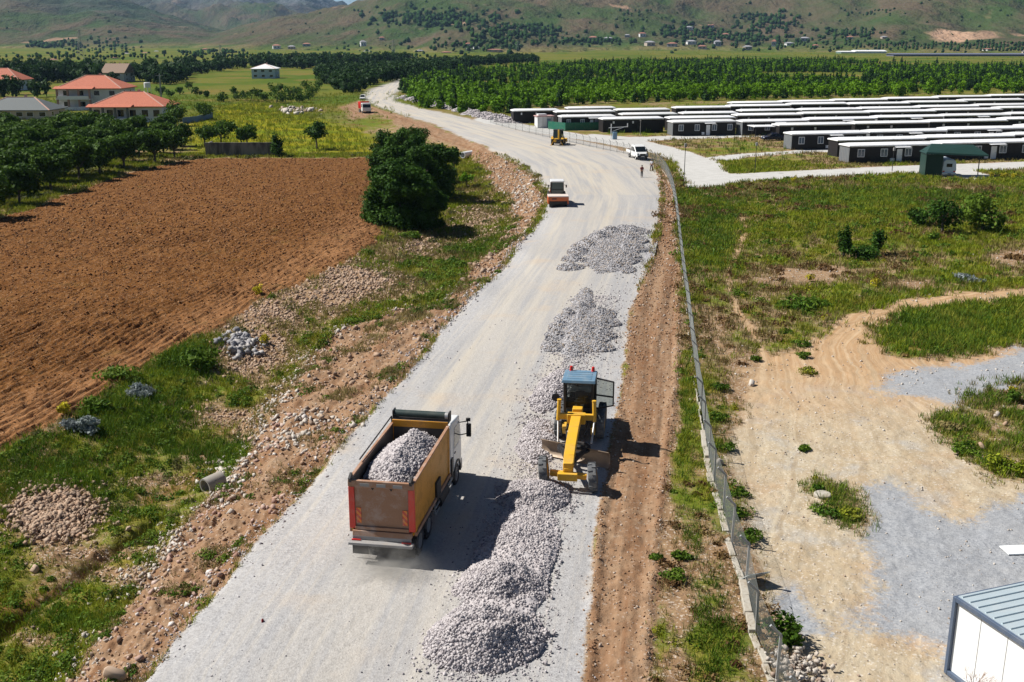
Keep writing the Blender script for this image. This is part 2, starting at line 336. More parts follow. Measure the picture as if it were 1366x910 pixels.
# low dirt ridge along the right road edge and an eroded gully in the left ditch
zadd += .14 * np.exp(-((inside_d(GX, GY, PW['strip']) - .2) / .25) ** 2) * fine * (U > 0) * (.6 + nz2)
GUL = Gn([(-80,880),(0,842),(60,800),(125,752),(190,712),(245,668)])
gu, gv, gdist = line_uv(GX, GY, GUL); gdist = gdist + nz2 * .25
zadd -= .85 * np.exp(-(gdist / .42) ** 2) * (.7 + .5 * nz1)
zadd -= .12 * np.exp(-(inside_d(GX, GY, PW['path']) / .6) ** 2) * fine
GZ = ZB + zadd
def hz(x, y):
    """terrain height under a world point (nearest grid sample)"""
    z = -.5
    for _ in range(4):
        px, py = W2P(x, y, z); z = float(zbase(px, py)[0])
    i = int(np.argmin(np.abs(ys - py))); j = int(np.argmin(np.abs(xs - px)))
    return float(GZ[i, j])
# --- ground material: soil, gravel, field and turf mixed by ground-cover masks
def terrain_material():
    t = NT('terrain'); g = t.geo(); A = t.attr
    nA = t.noise(.09, 5, g, .6); nB = t.noise(.8, 5, g, .6); nC = t.noise(5, 4, g, .6); nD = t.noise(24, 3, g, .7); ruv = A('ruv', True)
    streak = t.noise(1, 5, t.mapping(ruv, (.9, .035, 1)), .65); streak2 = t.noise(1, 4, t.mapping(ruv, (3.2, .06, 1)), .6)
    speck = t.voro(13, g, 'Color'); sp = t.n('ShaderNodeSeparateColor'); t.l(speck, sp.inputs[0]); sp1 = sp.outputs[0]; sp2 = sp.outputs[1]
    def edge(m, k=.5):   # break a mask's edge with noise
        return t.ramp(t.math('ADD', m, t.math('MULTIPLY', t.math('SUBTRACT', nC, .5), k)), .3, .7)
    # bare soil, tan to reddish, with pale stones
    soil = t.mix(t.ramp(nB, .3, .7), (.22, .135, .07), (.33, .225, .13)); soil = t.mix(t.ramp(nC, .35, .75), soil, (.22, .135, .078))
    soil = t.mix(t.math('MULTIPLY', t.ramp(sp1, .86, .9), .6), soil, (.55, .48, .40)); soil = t.mix(t.math('MULTIPLY', t.ramp(sp2, .88, .92), .6), soil, (.15, .10, .065))
    # turf: green to dry
    turf = t.mix(t.ramp(nA, .38, .62), (.110, .150, .012), (.185, .150, .026)); turf = t.mix(t.ramp(nB, .35, .7), turf, (.075, .125, .010))
    turf = t.mix(t.math('MULTIPLY', t.ramp(nC, .42, .75), .7), turf, (.24, .19, .06)); turf = t.mix(t.ramp(t.noise(.22, 5, g, .65), .50, .66), turf, (.150, .085, .030))
    base = t.mix(edge(A('veg'), .9), soil, turf)
    far = t.mix(t.ramp(t.noise(.012, 4, g), .4, .6), (.066, .104, .012), (.125, .128, .022)); far = t.mix(t.ramp(t.noise(.03, 3, g), .5, .7), far, (.16, .125, .032))
    base = t.mix(A('far'), base, far)
    base = t.mix(t.math('MULTIPLY', A('yellow'), .9), base, t.mix(t.ramp(nA, .4, .65), (.23, .20, .006), (.13, .17, .006)))
    # ploughed field
    fst = t.noise(1, 4, t.mapping(A('fuv', True), (1.5, .10, 1)), .7); fst2 = t.noise(1, 3, t.mapping(A('fuv', True), (3.4, .9, 1)), .7); fcol = t.mix(t.ramp(nB, .3, .75), (.120, .049, .014), (.205, .093, .030)); fcol = t.mix(t.math('MULTIPLY', t.ramp(nC, .5, .85), .7), fcol, (.085, .034, .015))
    fcol = t.mix(t.math('MULTIPLY', t.ramp(fst, .5, .66), .6), fcol, (.20, .095, .036)); fcol = t.mix(t.math('MULTIPLY', t.ramp(fst2, .51, .64), .78), fcol, (.034, .013, .005)); fcol = t.mix(t.math('MULTIPLY', A('pale'), .75), fcol, t.mix(nC, (.36, .185, .085), (.27, .13, .055))); fcol = t.mix(t.math('MULTIPLY', t.ramp(t.noise(.25, 4, g), .6, .75), .35), fcol, (.14, .105, .03))
    fcol = t.mix(t.math('MULTIPLY', t.ramp(sp1, .9, .93), .35), fcol, (.4, .28, .18))
    base = t.mix(edge(A('field'), .5), base, fcol)
    # dirt shoulders: reddish brown with ruts
    dirt = t.mix(t.ramp(streak, .35, .65), (.205, .112, .060), (.285, .182, .110)); dirt = t.mix(t.math('MULTIPLY', t.ramp(streak2, .5, .72), .55), dirt, (.165, .075, .034))
    dirt = t.mix(t.math('MULTIPLY', t.ramp(nB, .45, .75), .5), dirt, (.32, .235, .155)); dirt = t.mix(t.math('MULTIPLY', t.ramp(sp1, .93, .95), .45), dirt, (.42, .34, .27)); dirt = t.mix(t.math('MULTIPLY', t.ramp(nD, .6, .8), .5), dirt, (.16, .085, .045))
    base = t.mix(edge(A('dirt'), .7), base, dirt)
    # yard: compacted cream soil with tyre-worn streaks
    yc = t.mix(t.ramp(nB, .3, .7), (.37, .29, .19), (.42, .355, .255)); yc = t.mix(t.math('MULTIPLY', t.ramp(streak2, .45, .7), .4), yc, (.48, .41, .30)); yc = t.mix(t.math('MULTIPLY', t.ramp(nA, .52, .68), .8), yc, (.40, .25, .145)); yc = t.mix(t.math('MULTIPLY', t.ramp(t.noise(.3, 5, g, .65), .5, .66), .55), yc, (.33, .33, .32))
    yc = t.mix(t.math('MULTIPLY', t.ramp(sp1, .9, .93), .5), yc, (.6, .55, .48)); yc = t.mix(t.math('MULTIPLY', t.ramp(sp2, .93, .95), .6), yc, (.25, .19, .13)); yc = t.mix(t.math('MULTIPLY', t.ramp(nD, .55, .8), .25), yc, (.36, .25, .15))
    wc_ = t.mix(t.ramp(streak2, .4, .65), (.37, .225, .115), (.46, .32, .19)); yc = t.mix(t.math('MULTIPLY', A('warm'), .9), yc, wc_); yc = t.mix(t.math('MULTIPLY', t.ramp(t.noise(1, 3, t.mapping(ruv, (1.9, .02, 1)), .6), .48, .36), .45), yc, (.31, .235, .15)); yc = t.mix(t.math('MULTIPLY', t.ramp(t.noise(1, 3, t.mapping(ruv, (2.3, .016, 1)), .6), .56, .70), .45), yc, (.50, .43, .31))
    base = t.mix(edge(A('yard'), .9), base, yc)
    # crushed stone
    st = t.mix(sp1, (.245, .255, .275), (.47, .475, .48)); st = t.mix(t.math('MULTIPLY', t.ramp(sp2, .8, .9), .7), st, (.13, .135, .155)); st = t.mix(t.ramp(nB, .35, .75), st, t.mix(.5, st, (.40, .385, .36)))
    base = t.mix(edge(A('gravel'), .9), base, t.mix(.4, t.mix(.25, st, (.10, .10, .11)), (.29, .305, .32)))
    rc = t.mix(.5, st, (.355, .335, .315)); cream = t.mix(nC, (.47, .43, .365), (.43, .385, .315))
    dust = t.math('MULTIPLY', A('dust'), t.ramp(streak, .28, .62)); rc = t.mix(dust, rc, cream); rc = t.mix(t.math('MULTIPLY', t.ramp(streak2, .48, .68), .5), rc, (.46, .425, .37)); rc = t.mix(t.math('MULTIPLY', t.ramp(streak, .55, .35), .35), rc, (.27, .27, .275))
    rc = t.mix(t.math('MULTIPLY', t.ramp(t.noise(.16, 4, g, .6), .53, .72), .5), rc, (.45, .36, .265))
    base = t.mix(edge(A('road'), .8), base, rc)
    cc = t.mix(t.ramp(nB, .3, .7), (.42, .41, .385), (.48, .47, .445)); cc = t.mix(t.math('MULTIPLY', t.ramp(nC, .6, .8), .3), cc, (.40, .37, .32))
    base = t.mix(edge(A('conc'), .25), base, cc)
    h = t.math('ADD', t.math('MULTIPLY', nC, .7), t.math('MULTIPLY', nD, .3))
    h = t.math('ADD', h, t.math('MULTIPLY', t.math('MULTIPLY', t.math('ADD', fst, fst2), A('field')), 1.6)); b1 = t.bump(h, t.math('ADD', .35, t.math('MULTIPLY', A('field'), .4)), .12); b2 = t.bump(t.voro(13, g), .35, .03, b1)
    return t.fin(base, .97, b2, 0, .04)
MT = terrain_material()
dustm = np.exp(-((U - .4) / 2.9) ** 2) * (.9 + .5 * fbm(U * .6, VV * .02, 2, 91)) + .8 * np.exp(-((U + 3.8) / .7) ** 2) * (PY < 620)
dustm = np.clip(dustm + .5 * (PY < 260), 0, 1)
far = sstep(260, 330, DD) * (1 - M['campus'] * .7)
TRK = Gn([(1600,365),(1366,388),(1250,402),(1165,424),(1125,462),(1140,520),(1195,600),(1270,665),(1366,715),(1600,790)]); tu, tv, td_ = line_uv(GX, GY, TRK); t2u, t2v, t2d = line_uv(GX, GY, Gn([(1140,560),(1165,680),(1140,760),(1120,840),(1112,910),(1105,1100)])); tsel = t2d < td_; tu = np.where(tsel, t2u, tu); tv = np.where(tsel, t2v, tv); tu = tu + .7 * nz1
warm = sstep(600, 470, PY + 30 * gm) * (PX > 960)
AT = dict(warm=warm, road=road, dirt=np.maximum(strip, bank * .92), field=field, pale=M['pale'], veg=veg, yard=np.maximum(yard, M['path'] * (PY > 280)), gravel=gravel, conc=conc, yellow=M['yellow'], far=far, dust=dustm, furr=FURR)
FUV = np.stack([fu, fvv, np.zeros_like(fu)], -1).reshape(-1, 3)
RUV = np.stack([np.where(PX > 985, tu, U), np.where(PX > 985, tv, VV), np.zeros_like(U)], -1).reshape(-1, 3)
VT = np.stack([GX, GY, GZ], -1).reshape(-1, 3)
nr, nc = GX.shape; idx = np.arange(nr * nc).reshape(nr, nc)
Q = np.stack([idx[:-1, :-1], idx[:-1, 1:], idx[1:, 1:], idx[1:, :-1]], -1).reshape(-1, 4)
reg = np.zeros(GX.shape, int)                      # 0 ground, then one id for each kind of surface
for i, m in enumerate([np.maximum(strip, bank), field, yard, gravel * yard, road, conc]): reg[m > .5] = i + 1
reg[(reg == 1) & (U > 0)] = 7
rq = reg[:-1, :-1].ravel()
for rid, nm in enumerate(['ground', 'embankment', 'ploughed_field', 'dirt_yard', 'gravel_yard', 'road', 'path', 'dirt_shoulder']):
    q = Q[rq == rid]; 
    if not len(q): continue
    u, inv = np.unique(q, return_inverse=True)
    a = {k: v.reshape(-1)[u] for k, v in AT.items()}; a['ruv'] = RUV[u]; a['fuv'] = FUV[u]
    tag(mesh_np(nm, VT[u], inv.reshape(-1, 4), MT, smooth=True, attrs=a), kind='structure')
# ------------------------------------------------------------ far plain and hills (world-space height field out to 9 km)
def hill_h(px, D):
    """height of the hills for an azimuth (photo column) and a distance"""
    az = px
    def lay(prof, d0, d1, d2):
        e = np.interp(az, [p[0] for p in prof], [p[1] for p in prof]); hh = (51.0 - e) / F * d1 + 20
        t = sstep(d0, d1, D); s = np.where(D < d1, t ** .9, 1 - .7 * sstep(d1, d2, D)); return np.maximum(hh, 0) * s
    L = [lay([(-900,-60),(-300,-75),(0,-70),(200,-58),(300,-40),(390,-14),(435,-2),(455,8),(475,17),(495,28),(560,45),(700,60),(1500,62)], 3600, 6800, 9000),
         lay([(-900,-40),(-300,-42),(0,-25),(120,-10),(190,2),(250,24),(320,42),(400,58),(450,66),(1500,70)], 2100, 3900, 5200),
         lay([(-900,70),(230,76),(262,66),(300,52),(380,31),(440,22),(478,16),(505,8),(535,-12),(600,-26),(700,-30),(800,-20),(900,-30),(1000,-25),(1100,-40),(1500,-50)], 1750, 3300, 5200),
         lay([(-900,90),(500,90),(560,62),(600,38),(640,34),(690,42),(740,52),(790,66),(830,76),(1500,90)], 1500, 2000, 2600),
         lay([(-900,90),(800,80),(880,66),(960,54),(1040,46),(1090,26),(1140,0),(1200,-18),(1290,-20),(1366,-14),(1800,-30)], 1500, 2600, 3600),
         lay([(-900,90),(1150,86),(1210,62),(1260,44),(1320,26),(1366,14),(1500,-6),(1800,-20)], 1450, 2050, 3000)]
    return np.maximum.reduce(L)
hd = np.concatenate([np.linspace(1050, 1500, 20), np.linspace(1520, 4200, 190), np.linspace(4240, 9000, 110)])
ha = np.linspace(-760, 2126, 620); HA, HDd = np.meshgrid(ha, hd)
TH = np.arctan((HA - 683) / F * 1.0 / .962)
HX, HY = HDd * np.tan(TH), HDd                  # distance measured along Y
h0 = hill_h(HA, HDd)
amp = np.clip(h0 / 60, 0, 1.6)
rid = 1 - np.abs(fbm(HX * .0022, HY * .0016, 5, 101, .55)) * 2
HZ = h0 * (1 + .05 * fbm(HX * .004, HY * .002, 4, 103)) + amp * (rid - .75) * 26 + amp * fbm(HX * .012, HY * .008, 4, 105) * 11 + np.where(HDd > 4200, amp * fbm(HX * .004, HY * .004, 5, 106, .65) * 50, 0)
qx, qy = 1225, 45                                   # quarry scar
qm = np.exp(-(((HA - qx) / 30) ** 2)) * np.exp(-((HDd - 1830) / 120) ** 2)
HZ -= qm * 9 * (1 + .6 * fbm(HX * .03, HY * .03, 3, 107))
HZ = HZ - .3 - sstep(1050, 1500, HDd) * 1.5 * (h0 < 2) - 1.0 * (HDd < 1100)
def hills_material():
    t = NT('hill_pasture'); g = t.geo(); gm_ = t.mapping(g, (1, .45, 1.5))
    n0 = t.noise(.0022, 5, gm_, .6); n1 = t.noise(.011, 5, gm_, .6); n2 = t.noise(.06, 4, gm_, .65)
    c = t.mix(t.ramp(n0, .38, .62), (.040, .068, .020), (.074, .068, .036)); c = t.mix(t.ramp(n1, .42, .66), c, (.098, .074, .046)); c = t.mix(t.math('MULTIPLY', t.ramp(n1, .5, .25), .6), c, (.040, .075, .014))
    c = t.mix(t.math('MULTIPLY', t.ramp(n2, .55, .8), .45), c, (.15, .12, .095)); c = t.mix(t.ramp(t.noise(.0065, 3, gm_), .66, .70), c, (.26, .17, .11))
    rock = t.mix(t.ramp(t.noise(.012, 6, g, .7), .35, .7), (.045, .055, .070), (.150, .160, .180)); c = t.mix(t.math('MULTIPLY', A_rock(t), t.ramp(n1, .3, .55, .6, 1)), c, rock); c = t.mix(t.math('MULTIPLY', t.attr('heath'), .8), c, t.mix(n1, (.026, .050, .034), (.058, .066, .056)))
    c = t.mix(t.attr('quarry'), c, t.mix(n2, (.30, .17, .10), (.46, .32, .22))); c = t.mix(t.attr('plain'), c, t.mix(t.ramp(n1, .4, .6), (.068, .098, .022), (.15, .13, .05)))
    return t.fin(c, .95, t.bump(t.math('ADD', n1, t.math('MULTIPLY', n2, .3)), 1.0, 28), 0, .02)
def A_rock(t): return t.attr('rock')
rock = sstep(4500, 5200, HDd) * sstep(90, 230, HZ + 60 * fbm(HX * .003, HY * .003, 3, 109)) * sstep(120, 260, HA)
hidx = np.arange(HX.size).reshape(HX.shape); HQ = np.stack([hidx[:-1, :-1], hidx[:-1, 1:], hidx[1:, 1:], hidx[1:, :-1]], -1).reshape(-1, 4)
tag(mesh_np('hills', np.stack([HX, HY, HZ], -1).reshape(-1, 3), HQ, hills_material(), smooth=True,
    attrs=dict(heath=(sstep(2600, 3300, HDd) * sstep(330, 180, HA) * (1 - rock)).ravel(), rock=rock.ravel(), quarry=sstep(.3, .6, qm + .25 * fbm(HX * .02, HY * .02, 3, 110)).ravel(), plain=(1 - sstep(1, 12, h0)).ravel())), kind='structure')
# broad base sheet under everything, out to the horizon
b = MB(); b.add([(-12000, -2000, -4.6), (12000, -2000, -4.6), (12000, 11000, -4.6), (-12000, 11000, -4.6)], [(0, 1, 2, 3)])
t = NT('far_soil'); far_soil = t.fin(t.mix(t.ramp(t.noise(.01, 4, t.geo()), .4, .6), (.10, .11, .035), (.19, .15, .08)), .95)
tag(b.build('ground', far_soil), kind='structure')
def hillz(px, py_hint=None, D=2000.0):
    d = D; th = math.atan((px - 683) / F / .962); i = int(np.argmin(np.abs(hd - d))); j = int(np.argmin(np.abs(ha - px))); return Vector((HX[i, j], HY[i, j], HZ[i, j]))
def hill_hit(px, py):
    """first point of the plain or hills seen at a photo pixel"""
    j = int(np.argmin(np.abs(ha - px)))
    d = HY[:, j]; z = HZ[:, j]; pxx, pyy = W2P(HX[:, j], d, z)
    k = np.argmax(pyy <= py) if (pyy <= py).any() else len(d) - 1
    return Vector((HX[k, j], HY[k, j], HZ[k, j]))
# ------------------------------------------------------------ stones and gravel heaps
def stone_arrays(P, S, seed=1, flat=.75):
    """P (n,3) centres, S (n,) sizes -> vertices, quads, tone"""
    r = np.random.default_rng(seed); n = len(P)
    base = np.array([(-1,-1,-1),(1,-1,-1),(1,1,-1),(-1,1,-1),(-1,-1,1),(1,-1,1),(1,1,1),(-1,1,1)], float) * .5
    V = base[None] * (1 + r.uniform(-.42, .42, (n, 8, 3))); V *= r.uniform(.65, 1.35, (n, 1, 3)); V[:, :, 2] *= flat
    q = r.normal(size=(n, 4)); q /= np.linalg.norm(q, axis=1, keepdims=True); w, x, y, z = q.T
    Rm = np.stack([1-2*(y*y+z*z), 2*(x*y-z*w), 2*(x*z+y*w), 2*(x*y+z*w), 1-2*(x*x+z*z), 2*(y*z-x*w), 2*(x*z-y*w), 2*(y*z+x*w), 1-2*(x*x+y*y)], -1).reshape(n, 3, 3)
    V = np.einsum('nij,nkj->nki', Rm, V) * np.asarray(S)[:, None, None] + P[:, None, :]
    f = np.array([(3,2,1,0),(4,5,6,7),(0,1,5,4),(1,2,6,5),(2,3,7,6),(3,0,4,7)])
    Fq = (f[None] + 8 * np.arange(n)[:, None, None]).reshape(-1, 4)
    return V.reshape(-1, 3), Fq, np.repeat(r.random(n), 8)
def stone_mat(name, a, b, c=None):
    t = NT(name); v = t.attr('v'); n = t.noise(8, 3, t.geo()); col = t.mix(v, a, b)
    if c: col = t.mix(t.ramp(v, .75, .85), col, c)
    col = t.mix(t.math('MULTIPLY', n, .35), col, tuple(k * .55 for k in a)); return t.fin(col, .9, None, 0, .2)
M_GRAV = stone_mat('crushed_stone', (.38, .345, .345), (.62, .58, .57), (.22, .20, .215))
M_GRV2 = stone_mat('grey_crushed_stone', (.26, .255, .265), (.52, .50, .50), (.36, .29, .22))
M_RUB = stone_mat('field_stone', (.34, .22, .145), (.50, .39, .29), (.22, .16, .12))
M_PALE = stone_mat('pale_rubble', (.42, .36, .30), (.64, .60, .54), (.34, .25, .19))
def heap(name, c, rx, ry, rot, h, nst, ssz, label, seed, zbase_=None, flat=.5, mat=None, drop=.10, jag=.16, group='heaps of crushed stone along the road', bumps=None, px_frame=True):
    """gravel heap: a bumpy mound with loose stones, one mesh standing on the ground"""
    r = np.random.default_rng(seed); cx, cy = c; ca, sa = math.cos(rot), math.sin(rot)
    def hh(x, y):
        nx = fbm(x * .9 + seed, y * .9, 3, seed); bk = .80 if bumps else 1; d = np.sqrt((x / rx / bk) ** 2 + (y / ry / .94) ** 2) * (1 + jag * 1.4 * nx)
        z = np.clip(1 - d, 0, 1); z = np.where(z > flat, flat + (z - flat) * .35, z) / (flat + (1 - flat) * .35)
        z = h * z
        for (bx, by, br, bh) in bumps or []: z = np.maximum(z, bh * np.clip(1 - np.hypot(x - bx, y - by) / br * (1 + .3 * nx), 0, 1))
        return z * (1 + .25 * fbm(x * 1.3, y * 1.3, 3, seed + 5)) + .05 * fbm(x * 5, y * 5, 2, seed + 9) * (z > .03)
    n = int(np.clip(max(rx, ry) * 30, 60, 150)); gx, gy = np.meshgrid(np.linspace(-rx * 1.15, rx * 1.15, n), np.linspace(-ry * 1.15, ry * 1.15, n))
    z0 = hz(cx, cy) if zbase_ is None else zbase_
    zz = hh(gx, gy); V = np.stack([gx, gy, np.where(zz > .02, zz, -.12)], -1).reshape(-1, 3)
    ix = np.arange(n * n).reshape(n, n); Fq = np.stack([ix[:-1, :-1], ix[:-1, 1:], ix[1:, 1:], ix[1:, :-1]], -1).reshape(-1, 4)
    sx = r.uniform(-1.18, 1.18, nst) * rx; sy = r.uniform(-1.18, 1.18, nst) * ry; sz = hh(sx, sy)
    keep = (sz > .02) | (r.random(nst) < drop * np.clip(1.5 - np.sqrt((sx / rx) ** 2 + (sy / ry) ** 2), 0, 1)); sx, sy, sz = sx[keep], sy[keep], sz[keep]
    S = ssz * r.uniform(.45, 1.25, len(sx)) ** 1.2
    SV, SF, sv = stone_arrays(np.stack([sx, sy, sz + S * .15], -1), S, seed + 3)
    Va = np.r_[V, SV]; Fa = np.r_[Fq, SF + len(V)]; va = np.r_[r.random(len(V)) * .5 + .2, sv]
    o = mesh_np(name, Va, Fa, mat or M_GRAV, attrs=dict(v=va)); o.location = (cx, cy, z0 + .01); o.rotation_euler = (0, 0, rot)
    return tag(o, label, 'gravel heap', group) if label else o
def road_dir(px0, py0, px1, py1):
    a = G(px0, py0); b_ = G(px1, py1); return math.atan2(b_.y - a.y, b_.x - a.x) - math.pi / 2
rd = road_dir(645, 862, 712, 668)
def hp(px, py, *a, **k): g = G(px, py); return heap('gravel_heap', (g.x, g.y), *a, **k)
hp(645, 858, 2.15, 1.9, 0, 1.15, 11000, .070, 'large conical heap of coarse grey stone, nearest the bottom edge of the photo', 21)
hp(668, 782, 1.75, 1.7, rd, .85, 8500, .068, 'pale stone heap just beyond the nearest one, second from the bottom', 22)
hp(692, 722, 1.45, 2.4, rd, .45, 7000, .066, 'low spread heap of stone beside the truck shadow, between two taller heaps', 23, flat=.3)
hp(712, 662, 1.75, 1.9, rd + .3, .62, 8500, .068, 'stone heap just in front of the grader front wheels', 24)
w0, w1 = G(772, 480), G(792, 385); heap('gravel_heap', ((w0.x + w1.x)/2 - .6, (w0.y + w1.y)/2), 1.1, (w1 - w0).length * .52, math.atan2(w1.y - w0.y, w1.x - w0.x) - math.pi/2, .5, 5000, .07, 'dark ridge of stone along the left side of the double row behind the grader', 18, flat=.3, mat=M_GRV2)
w0, w1 = G(648, 850), G(705, 675); heap('gravel_heap', ((w0.x + w1.x)/2 + .1, (w0.y + w1.y)/2), 1.75, (w1 - w0).length * .60, math.atan2(w1.y - w0.y, w1.x - w0.x) - math.pi/2, .38, 9000, .06, 'long low windrow of stone joining the heaps behind the truck', 19, flat=.35)
hp(716, 590, 1.0, 3.6, rd + .1, .36, 4600, .08, 'narrow windrow of stone along the left side of the grader', 25, flat=.4)
hp(738, 520, 1.1, 4.2, rd - .05, .34, 4800, .08, 'stone windrow passing under the grader cab', 26, flat=.4)
g1 = G(782, 440); heap('gravel_heap', (g1.x, g1.y), 2.3, 7.0, road_dir(770, 495, 795, 400), .42, 15000, .072, 'long double row of grey stone right behind the grader', 27, flat=.4, mat=M_GRV2, bumps=[(-1.9, -5.0, 1.0, .5), (-2.0, -2.4, 1.1, .6), (-1.9, .2, 1.1, .65), (-1.5, 2.8, 1.2, .75), (-.7, 5.2, 1.3, .85), (.9, -4.5, 1.2, .45), (1.1, -1.5, 1.3, .5), (1.0, 1.8, 1.3, .5), (.6, 4.6, 1.4, .6)])
g2 = G(818, 332); heap('gravel_heap', (g2.x, g2.y), 3.6, 13.5, road_dir(800, 380, 840, 285), .42, 22000, .095, 'farther row of grey stone heaps in the middle of the road by the roller', 28, flat=.4, mat=M_GRV2,
     bumps=[(-3.1, -10.2, 1.6, .6), (-3.2, -6.6, 1.6, .7), (-3.1, -3.0, 1.6, .75), (-2.8, .8, 1.7, .8), (-1.7, 4.6, 1.8, .95), (-1.0, 8.2, 1.9, .9), (1.0, -9.5, 1.9, .6), (1.3, -5, 2.0, .65), (1.3, 0, 2.0, .65), (1.0, 5, 2.0, .7), (.8, 10, 2.2, .8)])
for i, (hx_, hy_, s_) in enumerate([(690,165,2.0),(672,161,1.8),(655,158,1.8),(640,155,1.8),(626,151,1.7),(612,147.5,1.7),(598,144,1.6),(585,141,1.6),(572,138.5,1.6),(560,136,1.6),(550,133.5,1.6)]):
    w_ = G(hx_ - 8, hy_ - 2); heap('gravel_heap', (w_.x, w_.y), s_ * 2.0, s_ * 1.9, 0, s_ * .62, 900, .3, 'tipped mound of pale stone in the row along the far right edge of the road', 40 + i, group='row of tipped stone mounds along the far road edge')
# ------------------------------------------------------------ paints for machines
K_YEL = paint('ochre_steel', (.62, .27, .018), .5, .45, (.20, .13, .07)); K_CAT = paint('machine_yellow', (.70, .39, .025), .45, .3, (.4, .29, .16))
K_BLK = paint('black_steel', (.018, .018, .02), .55, .4, (.12, .1, .085)); K_DST = paint('dusty_steel', (.33, .175, .10), .7, .7, (.47, .37, .31))
K_WHT = paint('white_enamel', (.72, .72, .70), .3, .15, (.4, .35, .28)); K_RED = paint('red_enamel', (.66, .05, .03), .4, .25, (.5, .3, .22)); K_ORG = paint('orange_enamel', (.62, .13, .03), .4, .25)
K_GRY = paint('grey_steel', (.30, .29, .28), .5, .4); K_SIL = paint('bare_metal', (.55, .55, .54), .35, .3, metal=.6); K_TARP = paint('dark_tarpaulin', (.012, .03, .028), .6, .15)
K_BLU = paint('blue_grey_roof', (.13, .23, .32), .35, .35, (.42, .44, .42)); K_TYR = paint('tyre_rubber', (.022, .022, .024), .85, .75, (.17, .15, .14), sc=3); K_TYD = paint('dusty_tyre', (.10, .105, .11), .9, .7, (.26, .25, .235), sc=3)
K_GRN = paint('green_sheet', (.012, .042, .032), .5, .2, (.05, .06, .05)); K_LIN = paint('worn_bed_steel', (.045, .042, .04), .55, .5, (.12, .1, .085))
K_REDL = paint('red_lens', (.6, .02, .015), .2, .1); K_AMB = paint('orange_lens', (.8, .2, .02), .2, .1); K_LMP = paint('clear_lens', (.7, .72, .74), .15, .1)
def glass(name, col=(.012, .016, .018)):
    t = NT(name); t.fin(col, .08, None, 0, .6); return t.m
K_GLS = glass('dark_glass'); K_GLG = glass('greenish_glass', (.03, .055, .05))
def clear_glass():
    t = NT('cab_glazing'); t.fin((.02, .025, .025), .06, None, 0, .7); tr = t.n('ShaderNodeBsdfTransparent'); tr.inputs[0].default_value = (.62, .68, .66, 1); m = t.n('ShaderNodeMixShader'); m.inputs[0].default_value = .3
    t.l(tr.outputs[0], m.inputs[1]); t.l(t.b.outputs[0], m.inputs[2]); t.l(m.outputs[0], t.out.inputs[0]); return t.m
K_CLR = clear_glass()
def chevron():
    t = NT('warning_chevrons'); s = t.n('ShaderNodeSeparateXYZ'); t.l(t.obj(), s.inputs[0])
    f = t.math('GREATER_THAN', t.math('FRACT', t.math('MULTIPLY', t.math('ADD', s.outputs[0], s.outputs[2]), 4.2)), .5)
    return t.fin(t.mix(t.ramp(t.noise(5, 4, t.obj()), .4, .8, .1, .6), t.mix(f, (.80, .24, .03), (.62, .05, .03)), (.42, .3, .22)), .5)
K_CHV = chevron()
def wheel(parent, loc, r, w, tm, rm, lugs=0, dish=.5, side=1, rz=0, lean=0, name='wheel', nseg=28):
    m = MB(); m.lathe([(-w/2*.9, r*.55), (-w/2, r*.66), (-w/2, r*.88), (-w*.42, r*.97), (-w*.2, r), (w*.2, r), (w*.42, r*.97), (w/2, r*.88), (w/2, r*.66), (w/2*.9, r*.55)], (0, 0, 0), 'X', nseg)
    for k in range(lugs):
        a = 2 * math.pi * k / lugs; s = 1 if k % 2 else -1
        m.box((s * w * .22, (r + .012) * math.cos(a), (r + .012) * math.sin(a)), (w * .46, r * .10, .05), (a - math.pi/2, 0, s * .0))
    o = m.build(name, tm, parent, sharp=.5); o.location = loc; o.rotation_euler = (0, lean, rz)
    q = MB(); d = side * w * .5
    q.lathe([(d * .88, r*.56), (d * .92, r*.52), (d * dish, r*.46), (d * dish * .9, r*.25), (d * dish * 1.5, r*.2), (d * dish * 1.6, 0.0)], (0, 0, 0), 'X', 20)
    q.lathe([(-d * .88, r*.56), (-d * .5, r*.46), (-d * .4, 0.0)], (0, 0, 0), 'X', 20)
    q.build('rim', rm, o)
    return o
# ------------------------------------------------------------ tipper truck
TH_ = R(-9.4); rx_, ry_ = [float(k) for k in unproj(561, 738, 0)]
loc = Vector((rx_, ry_, 0)) - Matrix.Rotation(TH_, 3, 'Z') @ Vector((1.2, -3.25, 0)) * 1.035
T = empty('dump_truck', (loc.x, loc.y, 0), TH_, 'large ochre tipper truck with dusty tailgate and rolled dark tarpaulin, loaded with gravel', 'dump truck'); T.scale = (1.035,) * 3
m = MB(); [m.box((x, .1, .88), (.12, 8.2, .26)) for x in (-.42, .42)]; [m.box((0, y, .86), (.8, .14, .18)) for y in (-3.9, -2.4, -.8, .8, 2.2)]; [m.cyl((-1.0, y, .53), (1.0, y, .53), .11) for y in (-3.25, -1.85, 3.45)]; m.build('chassis', K_BLK, T)
B0, B1, ZF, ZT = -4.15, 1.75, 1.22, 3.32
m = MB(); m.box((0, (B0 + B1)/2, ZF), (2.40, B1 - B0, .12))
for s in (-1, 1):
    m.hexa([(s*1.17, B0, ZF), (s*1.25, B0, ZF), (s*1.25, B1, ZF), (s*1.17, B1, ZF), (s*1.19, B0, ZT), (s*1.27, B0, ZT), (s*1.27, B1 + .05, ZT + .08), (s*1.19, B1 + .05, ZT + .08)])
    m.box((s*1.262, B1 - .12, (ZF + ZT)/2 + .04), (.05, .22, ZT - ZF - .05)); m.box((s*1.262, B0 + .14, (ZF + ZT)/2), (.05, .24, ZT - ZF - .1))
m.box((0, B1 + .02, (ZF + ZT)/2 + .14), (2.44, .10, ZT - ZF + .28))
